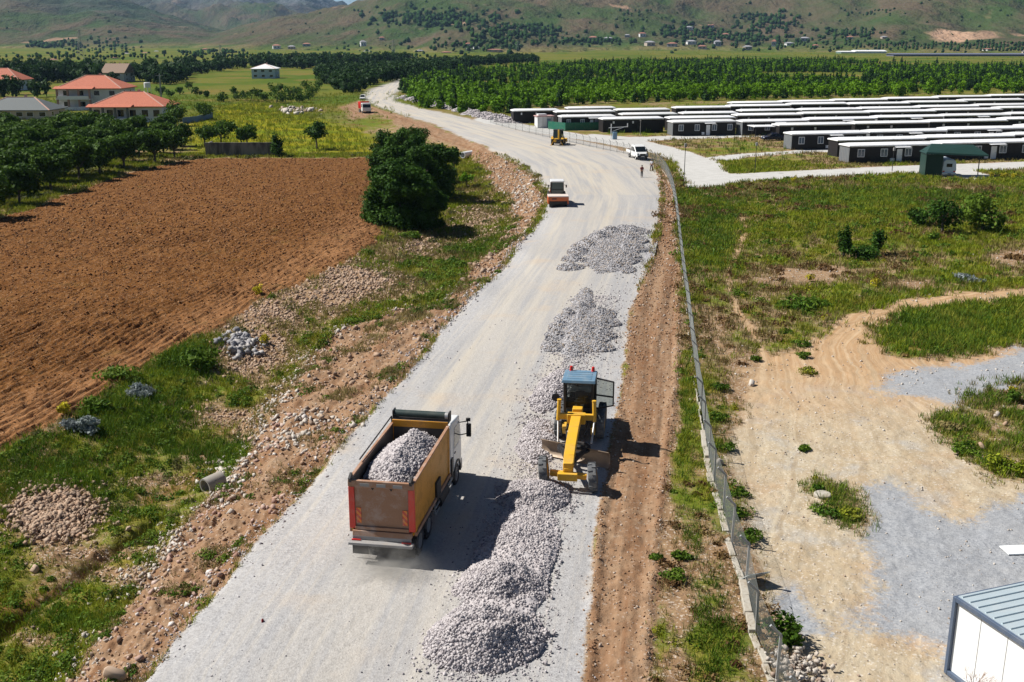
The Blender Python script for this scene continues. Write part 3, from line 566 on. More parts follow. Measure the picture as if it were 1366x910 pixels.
m.build('tipper_body', K_YEL, T, bevel=.012)
m = MB()
for s in (-1, 1): m.box((s*1.275, (B0 + B1)/2, ZF + .02), (.10, B1 - B0, .16)); m.hexa([(s*1.17, B0, ZT + .004), (s*1.30, B0, ZT + .004), (s*1.30, B1, ZT + .084), (s*1.17, B1, ZT + .084), (s*1.17, B0, ZT + .06), (s*1.30, B0, ZT + .06), (s*1.30, B1, ZT + .14), (s*1.17, B1, ZT + .14)])
m.build('side_rail', K_DST, T, bevel=.01)
m = MB()
for s in (-1, 1): m.add([(s*1.160, B0 + .02, ZF + .07), (s*1.160, B1 - .04, ZF + .07), (s*1.183, B1 - .04, ZT + .06), (s*1.183, B0 + .02, ZT)], [(0, 1, 2, 3)])
m.add([(-1.15, B1 - .04, ZF + .07), (1.15, B1 - .04, ZF + .07), (1.15, B1 - .04, ZT - .02), (-1.15, B1 - .04, ZT - .02)], [(0, 1, 2, 3)]); m.build('bed_lining', K_LIN, T)
m = MB(); m.box((0, B0 - .05, 2.28), (2.06, .08, 1.7)); m.box((0, B0 - .09, 3.22), (2.54, .14, .26)); m.box((0, B0 - .09, 1.42), (2.10, .14, .14)); m.build('tailgate', K_DST, T, bevel=.015)
for s in (-1, 1):
    m = MB(); m.hexa([(s*1.16 - .12, B0 - .14, 1.38), (s*1.16 + .12, B0 - .14, 1.38), (s*1.16 + .12, B0 + .02, 1.38), (s*1.16 - .12, B0 + .02, 1.38), (s*1.16 - .11, B0 - .14, 3.08), (s*1.16 + .11, B0 - .14, 3.08), (s*1.16 + .11, B0 + .02, 3.08), (s*1.16 - .11, B0 + .02, 3.08)]); m.build('tail_post', K_RED, T, bevel=.015)
    m = MB(); m.box((0, 0, 0), (.19, .02, .62)); m.build('chevron_board', K_CHV, T, loc=(s*.90, B0 - .105, 1.92))
    m = MB(); m.box((s*1.17, B0 - .1, 3.44), (.10, .32, .22), (.5, 0, 0)); m.build('hinge', K_BLK, T, bevel=.01)
    m = MB(); m.box((s*.98, B0 - .30, .96), (.36, .05, .12)); m.build('tail_light', K_REDL, T, bevel=.01)
for x in (-.62, .02, .66):
    m = MB(); m.box((x, B0 - .17, 3.2), (.36, .02, .12)); m.build('name_plate', K_GRY, T)
for x in (-.32, .40):
    m = MB(); m.prism([(x - .08, 3.10), (x + .08, 3.10), (x, 2.98)], B0 - .13, B0 - .10, 'Y'); m.build('latch', K_BLK, T)
for s in (-1, 1):
    m = MB(); m.box((s*1.02, B0 - .03, 2.3), (.05, .12, 1.72)); m.build('gate_rib', K_DST, T, bevel=.01)
m = MB(); m.box((0, B0 - .10, 1.22), (2.30, .26, .22), taper=(1, .7)); m.build('tail_apron', K_DST, T, bevel=.02)
m = MB(); m.box((0, B0 - .34, .90), (2.5, .30, .12)); m.box((0, B0 - .2, 1.05), (2.3, .06, .16)); m.build('rear_bumper', K_GRY, T, bevel=.02)
m = MB(); m.cyl((-1.16, B1 + .28, 3.78), (1.06, B1 + .28, 3.78), .17, n=20); m.build('tarpaulin_roll', K_TARP, T)
m = MB(); m.cyl((1.06, B1 + .28, 3.78), (1.20, B1 + .28, 3.78), .172, n=20); m.build('roll_end_cap', K_SIL, T, bevel=.008)
for x in (-1.2, 1.235): m = MB(); m.box((x, B1 + .28, 3.78), (.06, .4, .38)); m.build('roll_bracket', K_BLK, T, bevel=.008)
m = MB(); m.box((0, B1 + .26, 3.56), (2.5, .5, .10)); m.box((0, B1 + .12, 3.62), (2.46, .06, .16)); m.build('roll_tray', K_BLK, T, bevel=.01)
m = MB(); m.tube([(-1.3, B0 + 1.5, ZT + .2), (-1.3, B1 + .2, ZT + .34)], .03); m.tube([(-1.3, B1 + .2, ZT + .34), (-1.3, B1 + .2, 2.2)], .03); m.build('tarpaulin_arm', K_BLK, T)
m = MB(); m.box((1.3, -.55, 1.55), (.10, .72, .82)); m.build('side_flap', K_BLK, T, bevel=.02)
m = MB(); m.cyl((1.02, -.1, .72), (1.02, 1.3, .72), .34, n=18); m.build('fuel_tank', K_BLK, T)
m = MB()
for z in (.55, .82): m.bar((1.24, -.9, z), (1.24, 2.3, z), .04, .10)
for y in (-.8, .7, 2.2): m.bar((1.2, y, .45), (1.2, y, 1.0), .05)
m.build('side_guard', K_SIL, T)
m = MB(); m.prism([(2.25, .95), (4.42, .62), (4.5, 1.5), (4.42, 2.2), (4.12, 3.1), (2.55, 3.28), (2.25, 3.1)], -1.2, 1.2, 'X'); m.build('cab', K_WHT, T, bevel=.06)
m = MB(); m.prism([(4.515, 1.62), (4.435, 2.22), (4.165, 3.0), (4.145, 3.0), (4.4, 2.2), (4.48, 1.62)], -1.05, 1.05, 'X'); m.build('windscreen', K_GLS, T)
for s in (-1, 1):
    m = MB(); m.prism([(3.0, 1.95), (4.15, 1.95), (3.98, 2.85), (3.0, 2.85)], s*1.195, s*1.21, 'X'); m.build('side_window', K_GLS, T)
    m = MB(); m.prism([(2.78, 2.55), (2.86, 1.05), (4.05, 1.05), (4.1, 1.5), (3.95, 1.9), (2.9, 1.9)], s*1.2, s*1.215, 'X'); dr = m.build('door', K_WHT, T, bevel=.01); q = MB(); q.box((s*1.225, 3.05, 1.72), (.03, .2, .05)); q.build('handle', K_BLK, dr)
    m = MB(); m.tube([(s*1.2, 4.1, 2.75), (s*1.55, 4.25, 2.78), (s*1.58, 4.25, 2.2), (s*1.2, 4.1, 2.15)], .025); ma = m.build('mirror_arm', K_BLK, T)
    m = MB(); m.box((s*1.60, 4.24, 2.36), (.22, .12, .62)); m.box((s*1.58, 4.24, 2.86), (.2, .1, .16)); m.build('mirror', K_BLK, ma, bevel=.03)
    m = MB(); arc = [(3.45 + .70 * math.cos(a), .53 + .70 * math.sin(a)) for a in np.linspace(-.1, math.pi + .1, 14)]; arc2 = [(3.45 + .62 * math.cos(a), .53 + .62 * math.sin(a)) for a in np.linspace(math.pi + .1, -.1, 14)]
    m.prism(arc + arc2, s*.86, s*1.25, 'X'); m.box((s*1.05, 2.42, 1.2), (.4, .28, 1.0)); m.build('front_fender', K_BLK, T)
    m = MB()
    for yc in (-3.25, -1.85):
        a1 = [(yc + .66 * math.cos(a), .55 + .66 * math.sin(a)) for a in np.linspace(.5, math.pi - .5, 9)]; a2 = [(yc + .62 * math.cos(a), .55 + .62 * math.sin(a)) for a in np.linspace(math.pi - .5, .5, 9)]; m.prism(a1 + a2, s*.62, s*1.22, 'X')
    m.build('rear_mudguard', K_BLK, T); m = MB(); m.box((s*.92, B0 - .02, .52), (.62, .03, .5)); m.build('mud_flap', K_BLK, T)
    wheel(T, (s*1.04, 3.45, .53), .53, .34, K_TYR, K_GRY, 26, .7, s)
    for y in (-3.25, -1.85):
        for x in (.72, 1.07): wheel(T, (s*x, y, .53), .53, .30, K_TYR, K_GRY, 26, .2, s)
m = MB(); m.box((0, 4.5, .62), (2.4, .25, .5)); m.build('front_bumper', K_GRY, T, bevel=.04)
m = MB(); m.cyl((.95, 2.1, 1.2), (.95, 2.1, 3.25), .09); m.build('exhaust_stack', K_BLK, T); m = MB(); m.cyl((-.6, 2.05, 1.3), (-.6, 2.05, 2.4), .16); m.build('air_filter', K_BLK, T)
# the load of gravel lies in the body: a thing of its own
def load():
    r = np.random.default_rng(5); w, y0, y1 = 1.14, B0 + .05, B1 - .06; n = 80
    def hh(x, y):
        k = (y - y0) / (y1 - y0); ridge = 1.0 + .95 * sstep(-.05, .35, k) - .65 * sstep(.68, 1.0, k)
        return 1.72 + ridge - np.abs(x - .15) ** 1.3 * (.42 + .2 * k) - .25 * sstep(.1, 0, k) + .10 * fbm(x * 2, y * 2, 3, 3) + (x > 0) * .10
    gx, gy = np.meshgrid(np.linspace(-w, w, n), np.linspace(y0, y1, n)); V = np.stack([gx, gy, hh(gx, gy)], -1).reshape(-1, 3)
    ix = np.arange(n * n).reshape(n, n); Fq = np.stack([ix[:-1, :-1], ix[:-1, 1:], ix[1:, 1:], ix[1:, :-1]], -1).reshape(-1, 4)
    sx = r.uniform(-w + .06, w - .06, 6500); sy = r.uniform(y0 + .05, y1 - .05, 6500); S = .085 * r.uniform(.5, 1.25, 6500)
    SV, SF, sv = stone_arrays(np.stack([sx, sy, hh(sx, sy) + S * .15], -1), S, 8)
    o = mesh_np('gravel_load', np.r_[V, SV], np.r_[Fq, SF + len(V)], M_GRAV, attrs=dict(v=np.r_[r.random(len(V)) * .5 + .2, sv])); o.location = T.location; o.rotation_euler = (0, 0, TH_); o.scale = (1.035,) * 3
    tag(o, 'mound of grey gravel lying inside the tipper truck body', 'gravel load')
load()
# ------------------------------------------------------------ motor grader
GP = R(172); wl = unproj(727, 641, .22); wr = unproj(789, 656, .0); mx, my = (wl[0] + wr[0])/2, (wl[1] + wr[1])/2
gl_ = Vector((float(mx), float(my), 0)) - Matrix.Rotation(GP, 3, 'Z') @ Vector((0, 3.2, 0))
g = empty('motor_grader', (gl_.x, gl_.y, .02), GP, 'yellow motor grader with blue grey cab roof spreading stone along the road', 'motor grader')
def roll(z0): return z0
m = MB()   # main beam: arched box from the cab down to the front axle
P = [(-2.3, 1.75), (-1.2, 2.05), (.4, 1.98), (2.2, 1.72), (2.9, 1.52), (3.35, 1.25)]
for i in range(len(P) - 1):
    (y0, z0), (y1, z1) = P[i], P[i + 1]; w0 = .24; m.hexa([(-w0, y0, z0 - .42), (w0, y0, z0 - .42), (w0, y1, z1 - .42), (-w0, y1, z1 - .42), (-w0, y0, z0), (w0, y0, z0), (w0, y1, z1), (-w0, y1, z1)])
m.box((0, 3.25, 1.0), (.42, .34, .6)); m.build('main_beam', K_CAT, g, bevel=.02)
m = MB(); m.box((0, 3.2, .66), (1.7, .26, .24), (0, R(-4), 0)); m.box((0, 3.2, .9), (.36, .5, .3)); m.bar((-.75, 3.42, .72), (.75, 3.42, .82), .06); m.box((0, 3.62, .72), (.9, .22, .34)); m.build('front_axle', K_CAT, g, bevel=.015)
for s, z in ((1, .80), (-1, .60)): wheel(g, (s*1.13, 3.2, z), .66, .40, K_TYD, K_CAT, 22, .45, s, R(3), R(6))
for s in (-1, 1):
    m = MB(); m.prism([(-5.75, .35), (-2.85, .35), (-2.7, .8), (-3.3, 1.02), (-5.3, 1.02), (-5.9, .8)], s*.62, s*.84, 'X'); m.build('tandem_case', K_CAT, g, bevel=.02)
    for y in (-3.5, -5.1): wheel(g, (s*1.08, y, .66), .66, .42, K_TYD, K_CAT, 22, .45, s)
m = MB(); m.box((0, -4.4, 1.02), (1.2, 3.6, .5)); m.box((0, -2.9, 1.36), (1.66, 1.75, .14)); m.build('rear_frame', K_BLK, g, bevel=.02)
m = MB(); m.hexa([(-.62, -6.6, 1.2), (.62, -6.6, 1.2), (.66, -3.95, 1.2), (-.66, -3.95, 1.2), (-.55, -6.5, 2.05), (.55, -6.5, 2.05), (.6, -3.95, 2.3), (-.6, -3.95, 2.3)]); m.build('engine_hood', K_BLK, g, bevel=.05)
m = MB(); m.box((0, -6.68, 1.5), (1.2, .12, .95)); [m.box((0, -6.75, 1.15 + .12*i), (1.0, .04, .05)) for i in range(7)]; m.build('radiator_grille', K_BLK, g)
m = MB(); m.cyl((.3, -5.2, 2.2), (.3, -5.2, 3.0), .07); m.build('exhaust_stack', K_BLK, g)
CY0, CY1 = -3.75, -2.25
m = MB()
for s in (-1, 1):
    m.bar((s*.74, CY0, 1.4), (s*.74, CY0, 3.3), .10); m.bar((s*.66, CY1 + .12, 1.4), (s*.72, CY1, 3.3), .10); m.bar((s*.74, CY0, 2.05), (s*.68, CY1 + .08, 2.05), .06); m.bar((s*.74, -2.95, 1.4), (s*.74, -2.95, 3.3), .05)
for z in (1.45, 3.28): m.bar((-.75, CY0, z), (.75, CY0, z), .09); m.bar((-.7, CY1 + .03, z), (.7, CY1 + .03, z), .09)
m.box((0, CY0, 1.75), (1.4, .05, .6)); m.bar((-.68, CY1 + .08, 2.0), (.68, CY1 + .08, 2.0), .05); m.build('cab', K_BLK, g)
m = MB(); m.box((0, -3.0, 3.42), (1.72, 1.85, .14), taper=(.95, .95)); m.box((0, -3.0, 3.36), (1.66, 1.8, .06)); [m.box((0, -3.55 + .36*i, 3.5), (1.25, .16, .03)) for i in range(4)]; m.build('cab_roof', K_BLU, g, bevel=.03)
for x in (-.62, .50):
    m = MB(); m.lathe([(3.49, .0), (3.49, .10), (3.56, .085), (3.72, .075), (3.76, .0)], (x, -3.75, 0), 'Z', 14); m.build('beacon', K_REDL, g)
m = MB(); m.add([(-.62, CY1 + .10, 1.5), (.62, CY1 + .10, 1.5), (.68, CY1 - .0, 3.24), (-.68, CY1 - .0, 3.24)], [(0, 1, 2, 3)]); m.build('windscreen', K_CLR, g)
m = MB(); m.add([(.745, CY0, 1.5), (.70, CY1, 1.5), (.745, CY1, 3.24), (.745, CY0, 3.24)], [(0, 1, 2, 3)]); m.build('side_window', K_CLR, g)
m = MB(); m.add([(-.66, CY0 + .02, 2.1), (.66, CY0 + .02, 2.1), (.66, CY0 + .02, 3.24), (-.66, CY0 + .02, 3.24)], [(0, 1, 2, 3)]); m.build('rear_window', K_CLR, g)
m = MB(); dx0, dx1 = -.80, -1.72; yy0, yy1 = -3.55, -3.0
for a, b_ in (((dx0, yy0, 1.55), (dx0, yy0, 3.2)), ((dx1, yy1, 1.95), (dx1, yy1, 3.2)), ((dx0, yy0, 3.2), (dx1, yy1, 3.2)), ((dx0, yy0, 1.55), (dx1, yy1, 1.95)), ((dx0, yy0, 2.3), (dx1, yy1, 2.4))): m.bar(a, b_, .07)
dr = m.build('door', K_BLK, g); q = MB(); q.add([(dx0, yy0, 1.6), (dx1, yy1, 2.0), (dx1, yy1, 3.15), (dx0, yy0, 3.15)], [(0, 1, 2, 3)]); q.build('door_glass', K_CLR, dr)
m = MB(); m.box((0, -3.25, 1.75), (.5, .5, .18)); m.box((0, -3.5, 2.15), (.48, .14, .75)); m.build('seat', K_BLK, g, bevel=.04)
m = MB(); m.bar((0, -2.75, 1.4), (0, -2.7, 2.1), .16); m.box((0, -2.68, 2.15), (.5, .2, .12)); m.cyl((0, -2.85, 2.2), (0, -2.88, 2.24), .2, n=16); m.build('control_console', K_BLK, g)
m = MB(); m.tube([(.8, CY1, 3.0), (1.12, CY1 + .1, 2.95), (1.12, CY1 + .1, 2.4)], .025); ma = m.build('mirror_arm', K_BLK, g); m = MB(); m.cyl((1.14, CY1 + .05, 2.55), (1.14, CY1 + .16, 2.55), .20, n=14); m.build('mirror', K_BLK, ma)
m = MB(); m.box((0, -1.15, 1.85), (.9, .42, .5)); m.bar((-.95, -1.1, 1.95), (.95, -1.1, 1.95), .22, .3); m.box((0, -1.9, 1.95), (.5, .5, .4)); m.build('lift_saddle', K_CAT, g, bevel=.03)
for s in (-1, 1):
    m = MB(); m.cyl((s*.9, -1.05, 1.75), (s*.86, -1.15, 2.75), .095, n=14); m.cyl((s*.86, -1.15, 2.75), (s*.86, -1.15, 2.8), .11, n=14); cy = m.build('lift_cylinder', K_CAT, g); q = MB(); q.cyl((s*.9, -1.05, 1.75), (s*.82, -.25, .9), .045); q.build('piston_rod', K_SIL, cy)
m = MB(); m.lathe([(.72, .62), (.72, .82), (.84, .82), (.84, .62), (.72, .62)], (0, .15, 0), 'Z', 30); m.bar((-.6, .3, .82), (0, 2.9, .95), .16); m.bar((.6, .3, .82), (0, 2.9, .95), .16); m.box((0, .3, .88), (1.1, .3, .14)); m.build('blade_circle', K_BLK, g)
arc = [(.30 * math.cos(a) - .14, .46 + .42 * math.sin(a)) for a in np.linspace(-1.2, 1.2, 9)]; arc2 = [(.34 * math.cos(a) - .14, .46 + .45 * math.sin(a)) for a in np.linspace(1.2, -1.2, 9)]
m = MB(); m.prism([(-y, z) for y, z in arc] + [(-y, z) for y, z in arc2], -1.85, 1.85, 'X'); bl = m.build('blade', paint('polished_blade', (.28, .21, .15), .4, .5, (.45, .34, .24), metal=.3), g); bl.location = (0, .1, .02); bl.rotation_euler = (0, 0, R(-22))
m = MB(); m.tube([(-.5, -2.2, 1.3), (-.5, -1.0, 1.35), (-.3, 0, 1.1)], .03); m.tube([(.45, -2.2, 1.2), (.5, -1.0, 1.25), (.3, .1, 1.0)], .03); m.build('hydraulic_hose', K_BLK, g)
# the seated driver, seen through the windscreen
# ------------------------------------------------------------ road roller
rp = unproj(744, 277, 0); rl = empty('road_roller', (float(rp[0]), float(rp[1]) + 1.0, 0), R(181), 'orange and white road roller with a steel drum standing on the road', 'road roller')
m = MB(); m.lathe([(-1.06, 0), (-1.06, .70), (-1.02, .75), (1.02, .75), (1.06, .70), (1.06, 0)], (0, 1.0, .75), 'X', 36); m.build('drum', K_BLK, rl)
m = MB()
for s in (-1, 1): m.prism([(.1, .55), (1.95, .55), (1.95, 1.35), (.1, 1.35)], s*1.1, s*1.26, 'X')
m.box((0, 1.90, 1.18), (2.5, .22, .50)); m.box((0, .12, .95), (2.5, .2, .8)); m.build('drum_yoke', K_ORG, rl, bevel=.03)
m = MB(); m.box((0, 1.0, 1.46), (2.5, 2.0, .16)); m.build('sunlit_yoke_top', paint('sunlit_enamel', (.72, .62, .55), .4, .3), rl, bevel=.03)  # top plate of the orange yoke; sunlight on it put into the cream colour
m = MB(); m.box((.5, 2.02, 1.2), (.55, .02, .14)); m.build('name_plate', K_BLK, rl)
m = MB(); m.box((0, -.9, 1.15), (1.3, 1.8, .7)); m.build('articulated_frame', K_BLK, rl, bevel=.03)
m = MB(); m.hexa([(-.85, -3.9, .9), (.85, -3.9, .9), (.85, -2.1, .9), (-.85, -2.1, .9), (-.7, -3.8, 1.7), (.7, -3.8, 1.7), (.8, -2.1, 2.0), (-.8, -2.1, 2.0)]); m.build('engine_hood', K_ORG, rl, bevel=.06)
m = MB()
for s in (-1, 1):
    for y in (-.35, -1.95): m.bar((s*.78, y, 1.4), (s*.72, y, 2.95), .09)
m.box((0, -1.15, 1.42), (1.6, 1.7, .12)); [m.bar((-.74, y, 2.0), (.74, y, 2.0), .05) for y in (-.34, -1.96)]; m.build('cab', K_BLK, rl)
m = MB(); m.box((0, -1.15, 3.02), (1.75, 2.0, .18), taper=(.92, .92)); m.build('cab_roof', K_WHT, rl, bevel=.05)
m = MB(); m.hexa([(-.74, -1.9, 1.5), (.74, -1.9, 1.5), (.74, -.4, 1.5), (-.74, -.4, 1.5), (-.68, -1.9, 2.92), (.68, -1.9, 2.92), (.68, -.4, 2.92), (-.68, -.4, 2.92)]); m.build('cab_glass', K_GLG, rl)
for s in (-1, 1):
    wheel(rl, (s*.86, -2.55, .75), .75, .55, K_TYR, K_ORG, 20, .4, s); m = MB(); m.tube([(s*.8, -.3, 2.6), (s*1.05, -.25, 2.55)], .025); m.box((s*1.08, -.25, 2.45), (.16, .08, .34)); m.build('mirror', K_BLK, rl)
# ------------------------------------------------------------ backhoe loader seen from behind
bp = unproj(745, 194, 0); bk = empty('backhoe_loader', (float(bp[0]), float(bp[1]) + 1.2, 0), R(-12), 'yellow backhoe loader with folded digging arm parked at the road edge', 'backhoe loader')
m = MB(); m.box((0, .4, 1.0), (1.0, 4.2, .7)); m.hexa([(-.5, 1.2, 1.2), (.5, 1.2, 1.2), (.45, 3.0, 1.2), (-.45, 3.0, 1.2), (-.48, 1.2, 1.95), (.48, 1.2, 1.95), (.42, 3.0, 1.65), (-.42, 3.0, 1.65)]); m.build('body', K_CAT, bk, bevel=.04)
m = MB(); m.hexa([(-.8, -1.1, 1.25), (.8, -1.1, 1.25), (.8, 1.1, 1.25), (-.8, 1.1, 1.25), (-.72, -.95, 2.8), (.72, -.95, 2.8), (.72, .95, 2.8), (-.72, .95, 2.8)]); m.build('cab_glass', K_GLG, bk, bevel=.03)
m = MB(); m.box((0, 0, 2.86), (1.7, 2.2, .14)); [m.bar((s*.82, y, 1.2), (s*.74, y*.87, 2.82), .09) for s in (-1, 1) for y in (-1.12, 1.12)]; m.build('cab_frame', K_BLK, bk, bevel=.02)
for s in (-1, 1):
    wheel(bk, (s*.98, -.55, .78), .78, .48, K_TYR, K_CAT, 18, .4, s); wheel(bk, (s*.9, 2.2, .48), .48, .34, K_TYR, K_CAT, 16, .4, s)
    m = MB(); m.prism([(-1.35, 1.2), (-1.0, 1.62), (-.1, 1.62), (.25, 1.2), (.18, 1.2), (-.15, 1.55), (-.95, 1.55), (-1.25, 1.2)], s*.74, s*1.22, 'X'); m.build('fender', K_CAT, bk)
    m = MB(); m.bar((s*1.1, -1.5, .15), (s*.6, -1.5, 1.0), .14); m.box((s*1.12, -1.5, .06), (.4, .4, .08)); m.build('stabiliser', K_CAT, bk)
m = MB(); m.bar((.35, -1.5, .9), (.42, -2.2, 3.0), .28, .32); m.build('digging_boom', K_CAT, bk, bevel=.03)
m = MB(); m.bar((.42, -2.2, 3.0), (.48, -2.75, 1.25), .22, .26); m.build('dipper_arm', K_CAT, bk, bevel=.03)
m = MB(); m.prism([(-2.9, 1.3), (-2.5, 1.25), (-2.2, .75), (-2.45, .4), (-2.95, .55)], .1, .86, 'X'); m.build('bucket', K_BLK, bk, bevel=.02)
m = MB(); m.prism([(3.3, .9), (3.9, .2), (4.2, .2), (3.8, 1.0)], -1.15, 1.15, 'X'); [m.bar((s*.55, 1.3, 1.5), (s*.55, 3.4, .8), .14) for s in (-1, 1)]; m.build('loader_bucket', K_CAT, bk)
# ------------------------------------------------------------ cars and vans
def car(name, loc, rz, label, col, L=4.3, W=1.75, Hh=1.45, cat='car', saloon=True):
    o = empty(name, loc, rz, label, cat); h1 = .92
    m = MB(); pr = [(-L/2, .3), (-L/2 + .05, h1 - .05), (-L/2 + .7, h1), (L/2 - 1.3, h1 - .02), (L/2 - .15, .75), (L/2, .5), (L/2 - .05, .25), (-L/2 + .1, .22)]
    m.prism(pr, -W/2, W/2, 'X'); m.build('body', col, o, bevel=.07)
    y0, y1 = (-L/2 + .55, L/2 - 1.15) if saloon else (-L/2 + .1, L/2 - 1.1)
    m = MB(); m.hexa([(-W/2 + .04, y0, h1 - .03), (W/2 - .04, y0, h1 - .03), (W/2 - .04, y1, h1 - .03), (-W/2 + .04, y1, h1 - .03), (-W/2 + .24, y0 + .5, Hh - .04), (W/2 - .24, y0 + .5, Hh - .04), (W/2 - .24, y1 - .85, Hh - .04), (-W/2 + .24, y1 - .85, Hh - .04)]); m.build('glasshouse', K_GLS, o, bevel=.03)
    m = MB(); m.box((0, (y0 + y1)/2 - .17, Hh - .02), (W - .44, y1 - y0 - 1.3, .07))
    for s in (-1, 1):
        for (ya, yb) in ((y0, y0 + .5), (y1, y1 - .85), ((y0 + y1)/2 - .2, (y0 + y1)/2 - .2)): m.bar((s*(W/2 - .04), ya, h1 - .03), (s*(W/2 - .23), yb, Hh - .03), .08)
    m.build('roof', col, o, bevel=.02)
    for s in (-1, 1):
        m = MB(); m.box((s*(W/2 - .3), L/2 - .07, .66), (.42, .12, .14)); m.build('headlight', K_LMP, o, bevel=.02)
        m = MB(); m.box((s*(W/2 - .22), -L/2 + .02, .74), (.3, .06, .16)); m.build('tail_light', K_REDL, o)
        for y in (L/2 - .85, -L/2 + .8): wheel(o, (s*(W/2 - .1), y, .31), .31, .2, K_TYR, K_SIL, 0, .7, s, nseg=20)
    m = MB(); m.box((0, L/2 - .01, .42), (1.1, .06, .16)); m.build('grille', K_BLK, o); return o
K_SLV = paint('silver_paint', (.50, .54, .57), .25, .1, metal=.3); K_NVY = paint('navy_paint', (.012, .018, .05), .25, .1)
def at(px, py, dz=0): v = G(px, py); return (v.x, v.y, hz(v.x, v.y) + dz)
car('parked_car', at(786, 172.5), R(78), 'silver saloon car parked by the green fence panels', K_SLV)
car('parked_car', at(1030, 187.5), R(100), 'dark blue car under the flat white carport beside a dark cabin', K_NVY)
car('parked_car', at(484, 133), R(184), 'small white car driving on the far bend of the road', K_WHT, saloon=False, Hh=1.6)
# white dropside van
vp = G(855, 214); vn = empty('dropside_van', (vp.x - .3, vp.y + 2.6, 0), R(192), 'white double cab dropside van parked on the gravel by the fence', 'van')
m = MB(); m.prism([(2.75, .45), (2.72, .95), (1.75, 1.28), (1.0, 2.1), (.6, 2.3), (-.55, 2.3), (-.72, 2.1), (-.72, .45)], -.98, .98, 'X'); m.build('cab', K_WHT, vn, bevel=.08)
m = MB(); m.prism([(1.80, 1.30), (1.07, 2.09), (1.03, 2.07), (1.74, 1.28)], -.86, .86, 'X'); m.build('windscreen', K_GLS, vn)
for s in (-1, 1):
    m = MB(); m.prism([(.4, 1.32), (1.45, 1.32), (.95, 1.98), (.4, 2.02)], s*.975, s*.99, 'X'); m.prism([(-.55, 1.32), (.3, 1.32), (.3, 2.02), (-.5, 2.02)], s*.975, s*.99, 'X'); m.build('side_window', K_GLS, vn)
    m = MB(); m.box((s*.78, 2.6, .98), (.36, .22, .18), (.3, 0, 0)); m.build('headlight', K_GLS, vn, bevel=.03)
    m = MB(); m.box((s*1.12, 1.35, 1.5), (.2, .14, .36)); m.build('mirror', K_BLK, vn, bevel=.04)
    wheel(vn, (s*.88, 1.9, .36), .36, .24, K_TYR, K_SIL, 0, .7, s); wheel(vn, (s*.86, -1.75, .36), .36, .26, K_TYR, K_SIL, 0, .4, s)
    m = MB(); m.box((s*1.03, -2.0, 1.12), (.05, 2.4, .48)); m.build('dropside', K_WHT, vn, bevel=.01)
m = MB(); m.box((0, 2.76, .62), (1.9, .12, .3)); m.box((0, 2.78, .92), (1.0, .08, .26)); m.build('front_bumper', K_BLK, vn, bevel=.03); m = MB(); m.box((0, 2.85, .6), (.52, .02, .12)); m.build('number_plate', K_WHT, vn)
m = MB(); m.box((0, -2.0, .82), (2.1, 2.45, .12)); m.box((0, -3.2, 1.12), (2.1, .05, .48)); m.box((0, -.8, 1.3), (2.0, .06, .9)); m.box((0, -.6, .6), (.9, 4.8, .2)); m.build('load_bed', K_GRY, vn)
# red tipping lorry beside the road
tp = G(486, 151); lr = empty('tipper_lorry', (tp.x, tp.y + 1.2, hz(tp.x, tp.y)), R(-162), 'red bodied white cab lorry parked at the far road edge', 'lorry')
m = MB(); m.box((0, -.2, .95), (.9, 6.0, .3)); m.build('chassis', K_BLK, lr)
m = MB(); m.hexa([(-1.2, -3.3, 1.2), (1.2, -3.3, 1.2), (1.2, .6, 1.2), (-1.2, .6, 1.2), (-1.25, -3.5, 3.0), (1.25, -3.5, 3.0), (1.25, .6, 3.3), (-1.25, .6, 3.3)]); [m.box((s*1.25, -3 + .8*i, 2.1), (.08, .1, 1.7)) for s in (-1, 1) for i in range(5)]; m.build('tipper_body', paint('bright_red', (.62, .02, .012), .4, .1), lr, bevel=.04)
m = MB(); m.prism([(.9, .7), (3.1, .7), (3.15, 1.7), (2.8, 2.9), (.9, 2.9)], -1.2, 1.2, 'X'); m.build('cab', K_WHT, lr, bevel=.08)
m = MB(); m.prism([(3.16, 1.72), (2.84, 2.75), (2.8, 2.75), (3.12, 1.72)], -1.08, 1.08, 'X'); m.build('windscreen', K_GLS, lr); 
for s in (-1, 1):
    m = MB(); m.prism([(1.5, 1.8), (2.7, 1.8), (2.5, 2.65), (1.5, 2.65)], s*1.195, s*1.215, 'X'); m.build('side_window', K_GLS, lr)
    for y in (2.2, -1.4, -2.7): wheel(lr, (s*1.02, y, .5), .5, .35, K_TYR, K_GRY, 0, .5, s, nseg=20)
# yellow excavator far along the site
ep = G(604, 93); ex = empty('excavator', (ep.x, ep.y, hz(ep.x, ep.y)), R(40), 'tiny yellow digger working beyond the far end of the road', 'excavator')
m = MB(); [m.box((s*1.2, 0, .45), (.6, 4, .9)) for s in (-1, 1)]; m.build('crawler_track', K_BLK, ex, bevel=.2); m = MB(); m.box((0, -.6, 1.9), (2.6, 3.4, 1.4)); m.build('engine_house', K_CAT, ex, bevel=.1); m = MB(); m.box((-.8, 1.1, 2.2), (1.0, 1.5, 1.9)); m.build('cab', K_GLS, ex, bevel=.1)
m = MB(); m.bar((.3, 1, 2), (.3, 3.5, 5), .5); m.bar((.3, 3.5, 5), (.3, 6, 2.6), .4); m.prism([(6.0, 2.7), (6.6, 1.9), (6.0, 1.2), (5.4, 1.7)], -.3, .9, 'X'); m.build('digging_arm', K_CAT, ex)
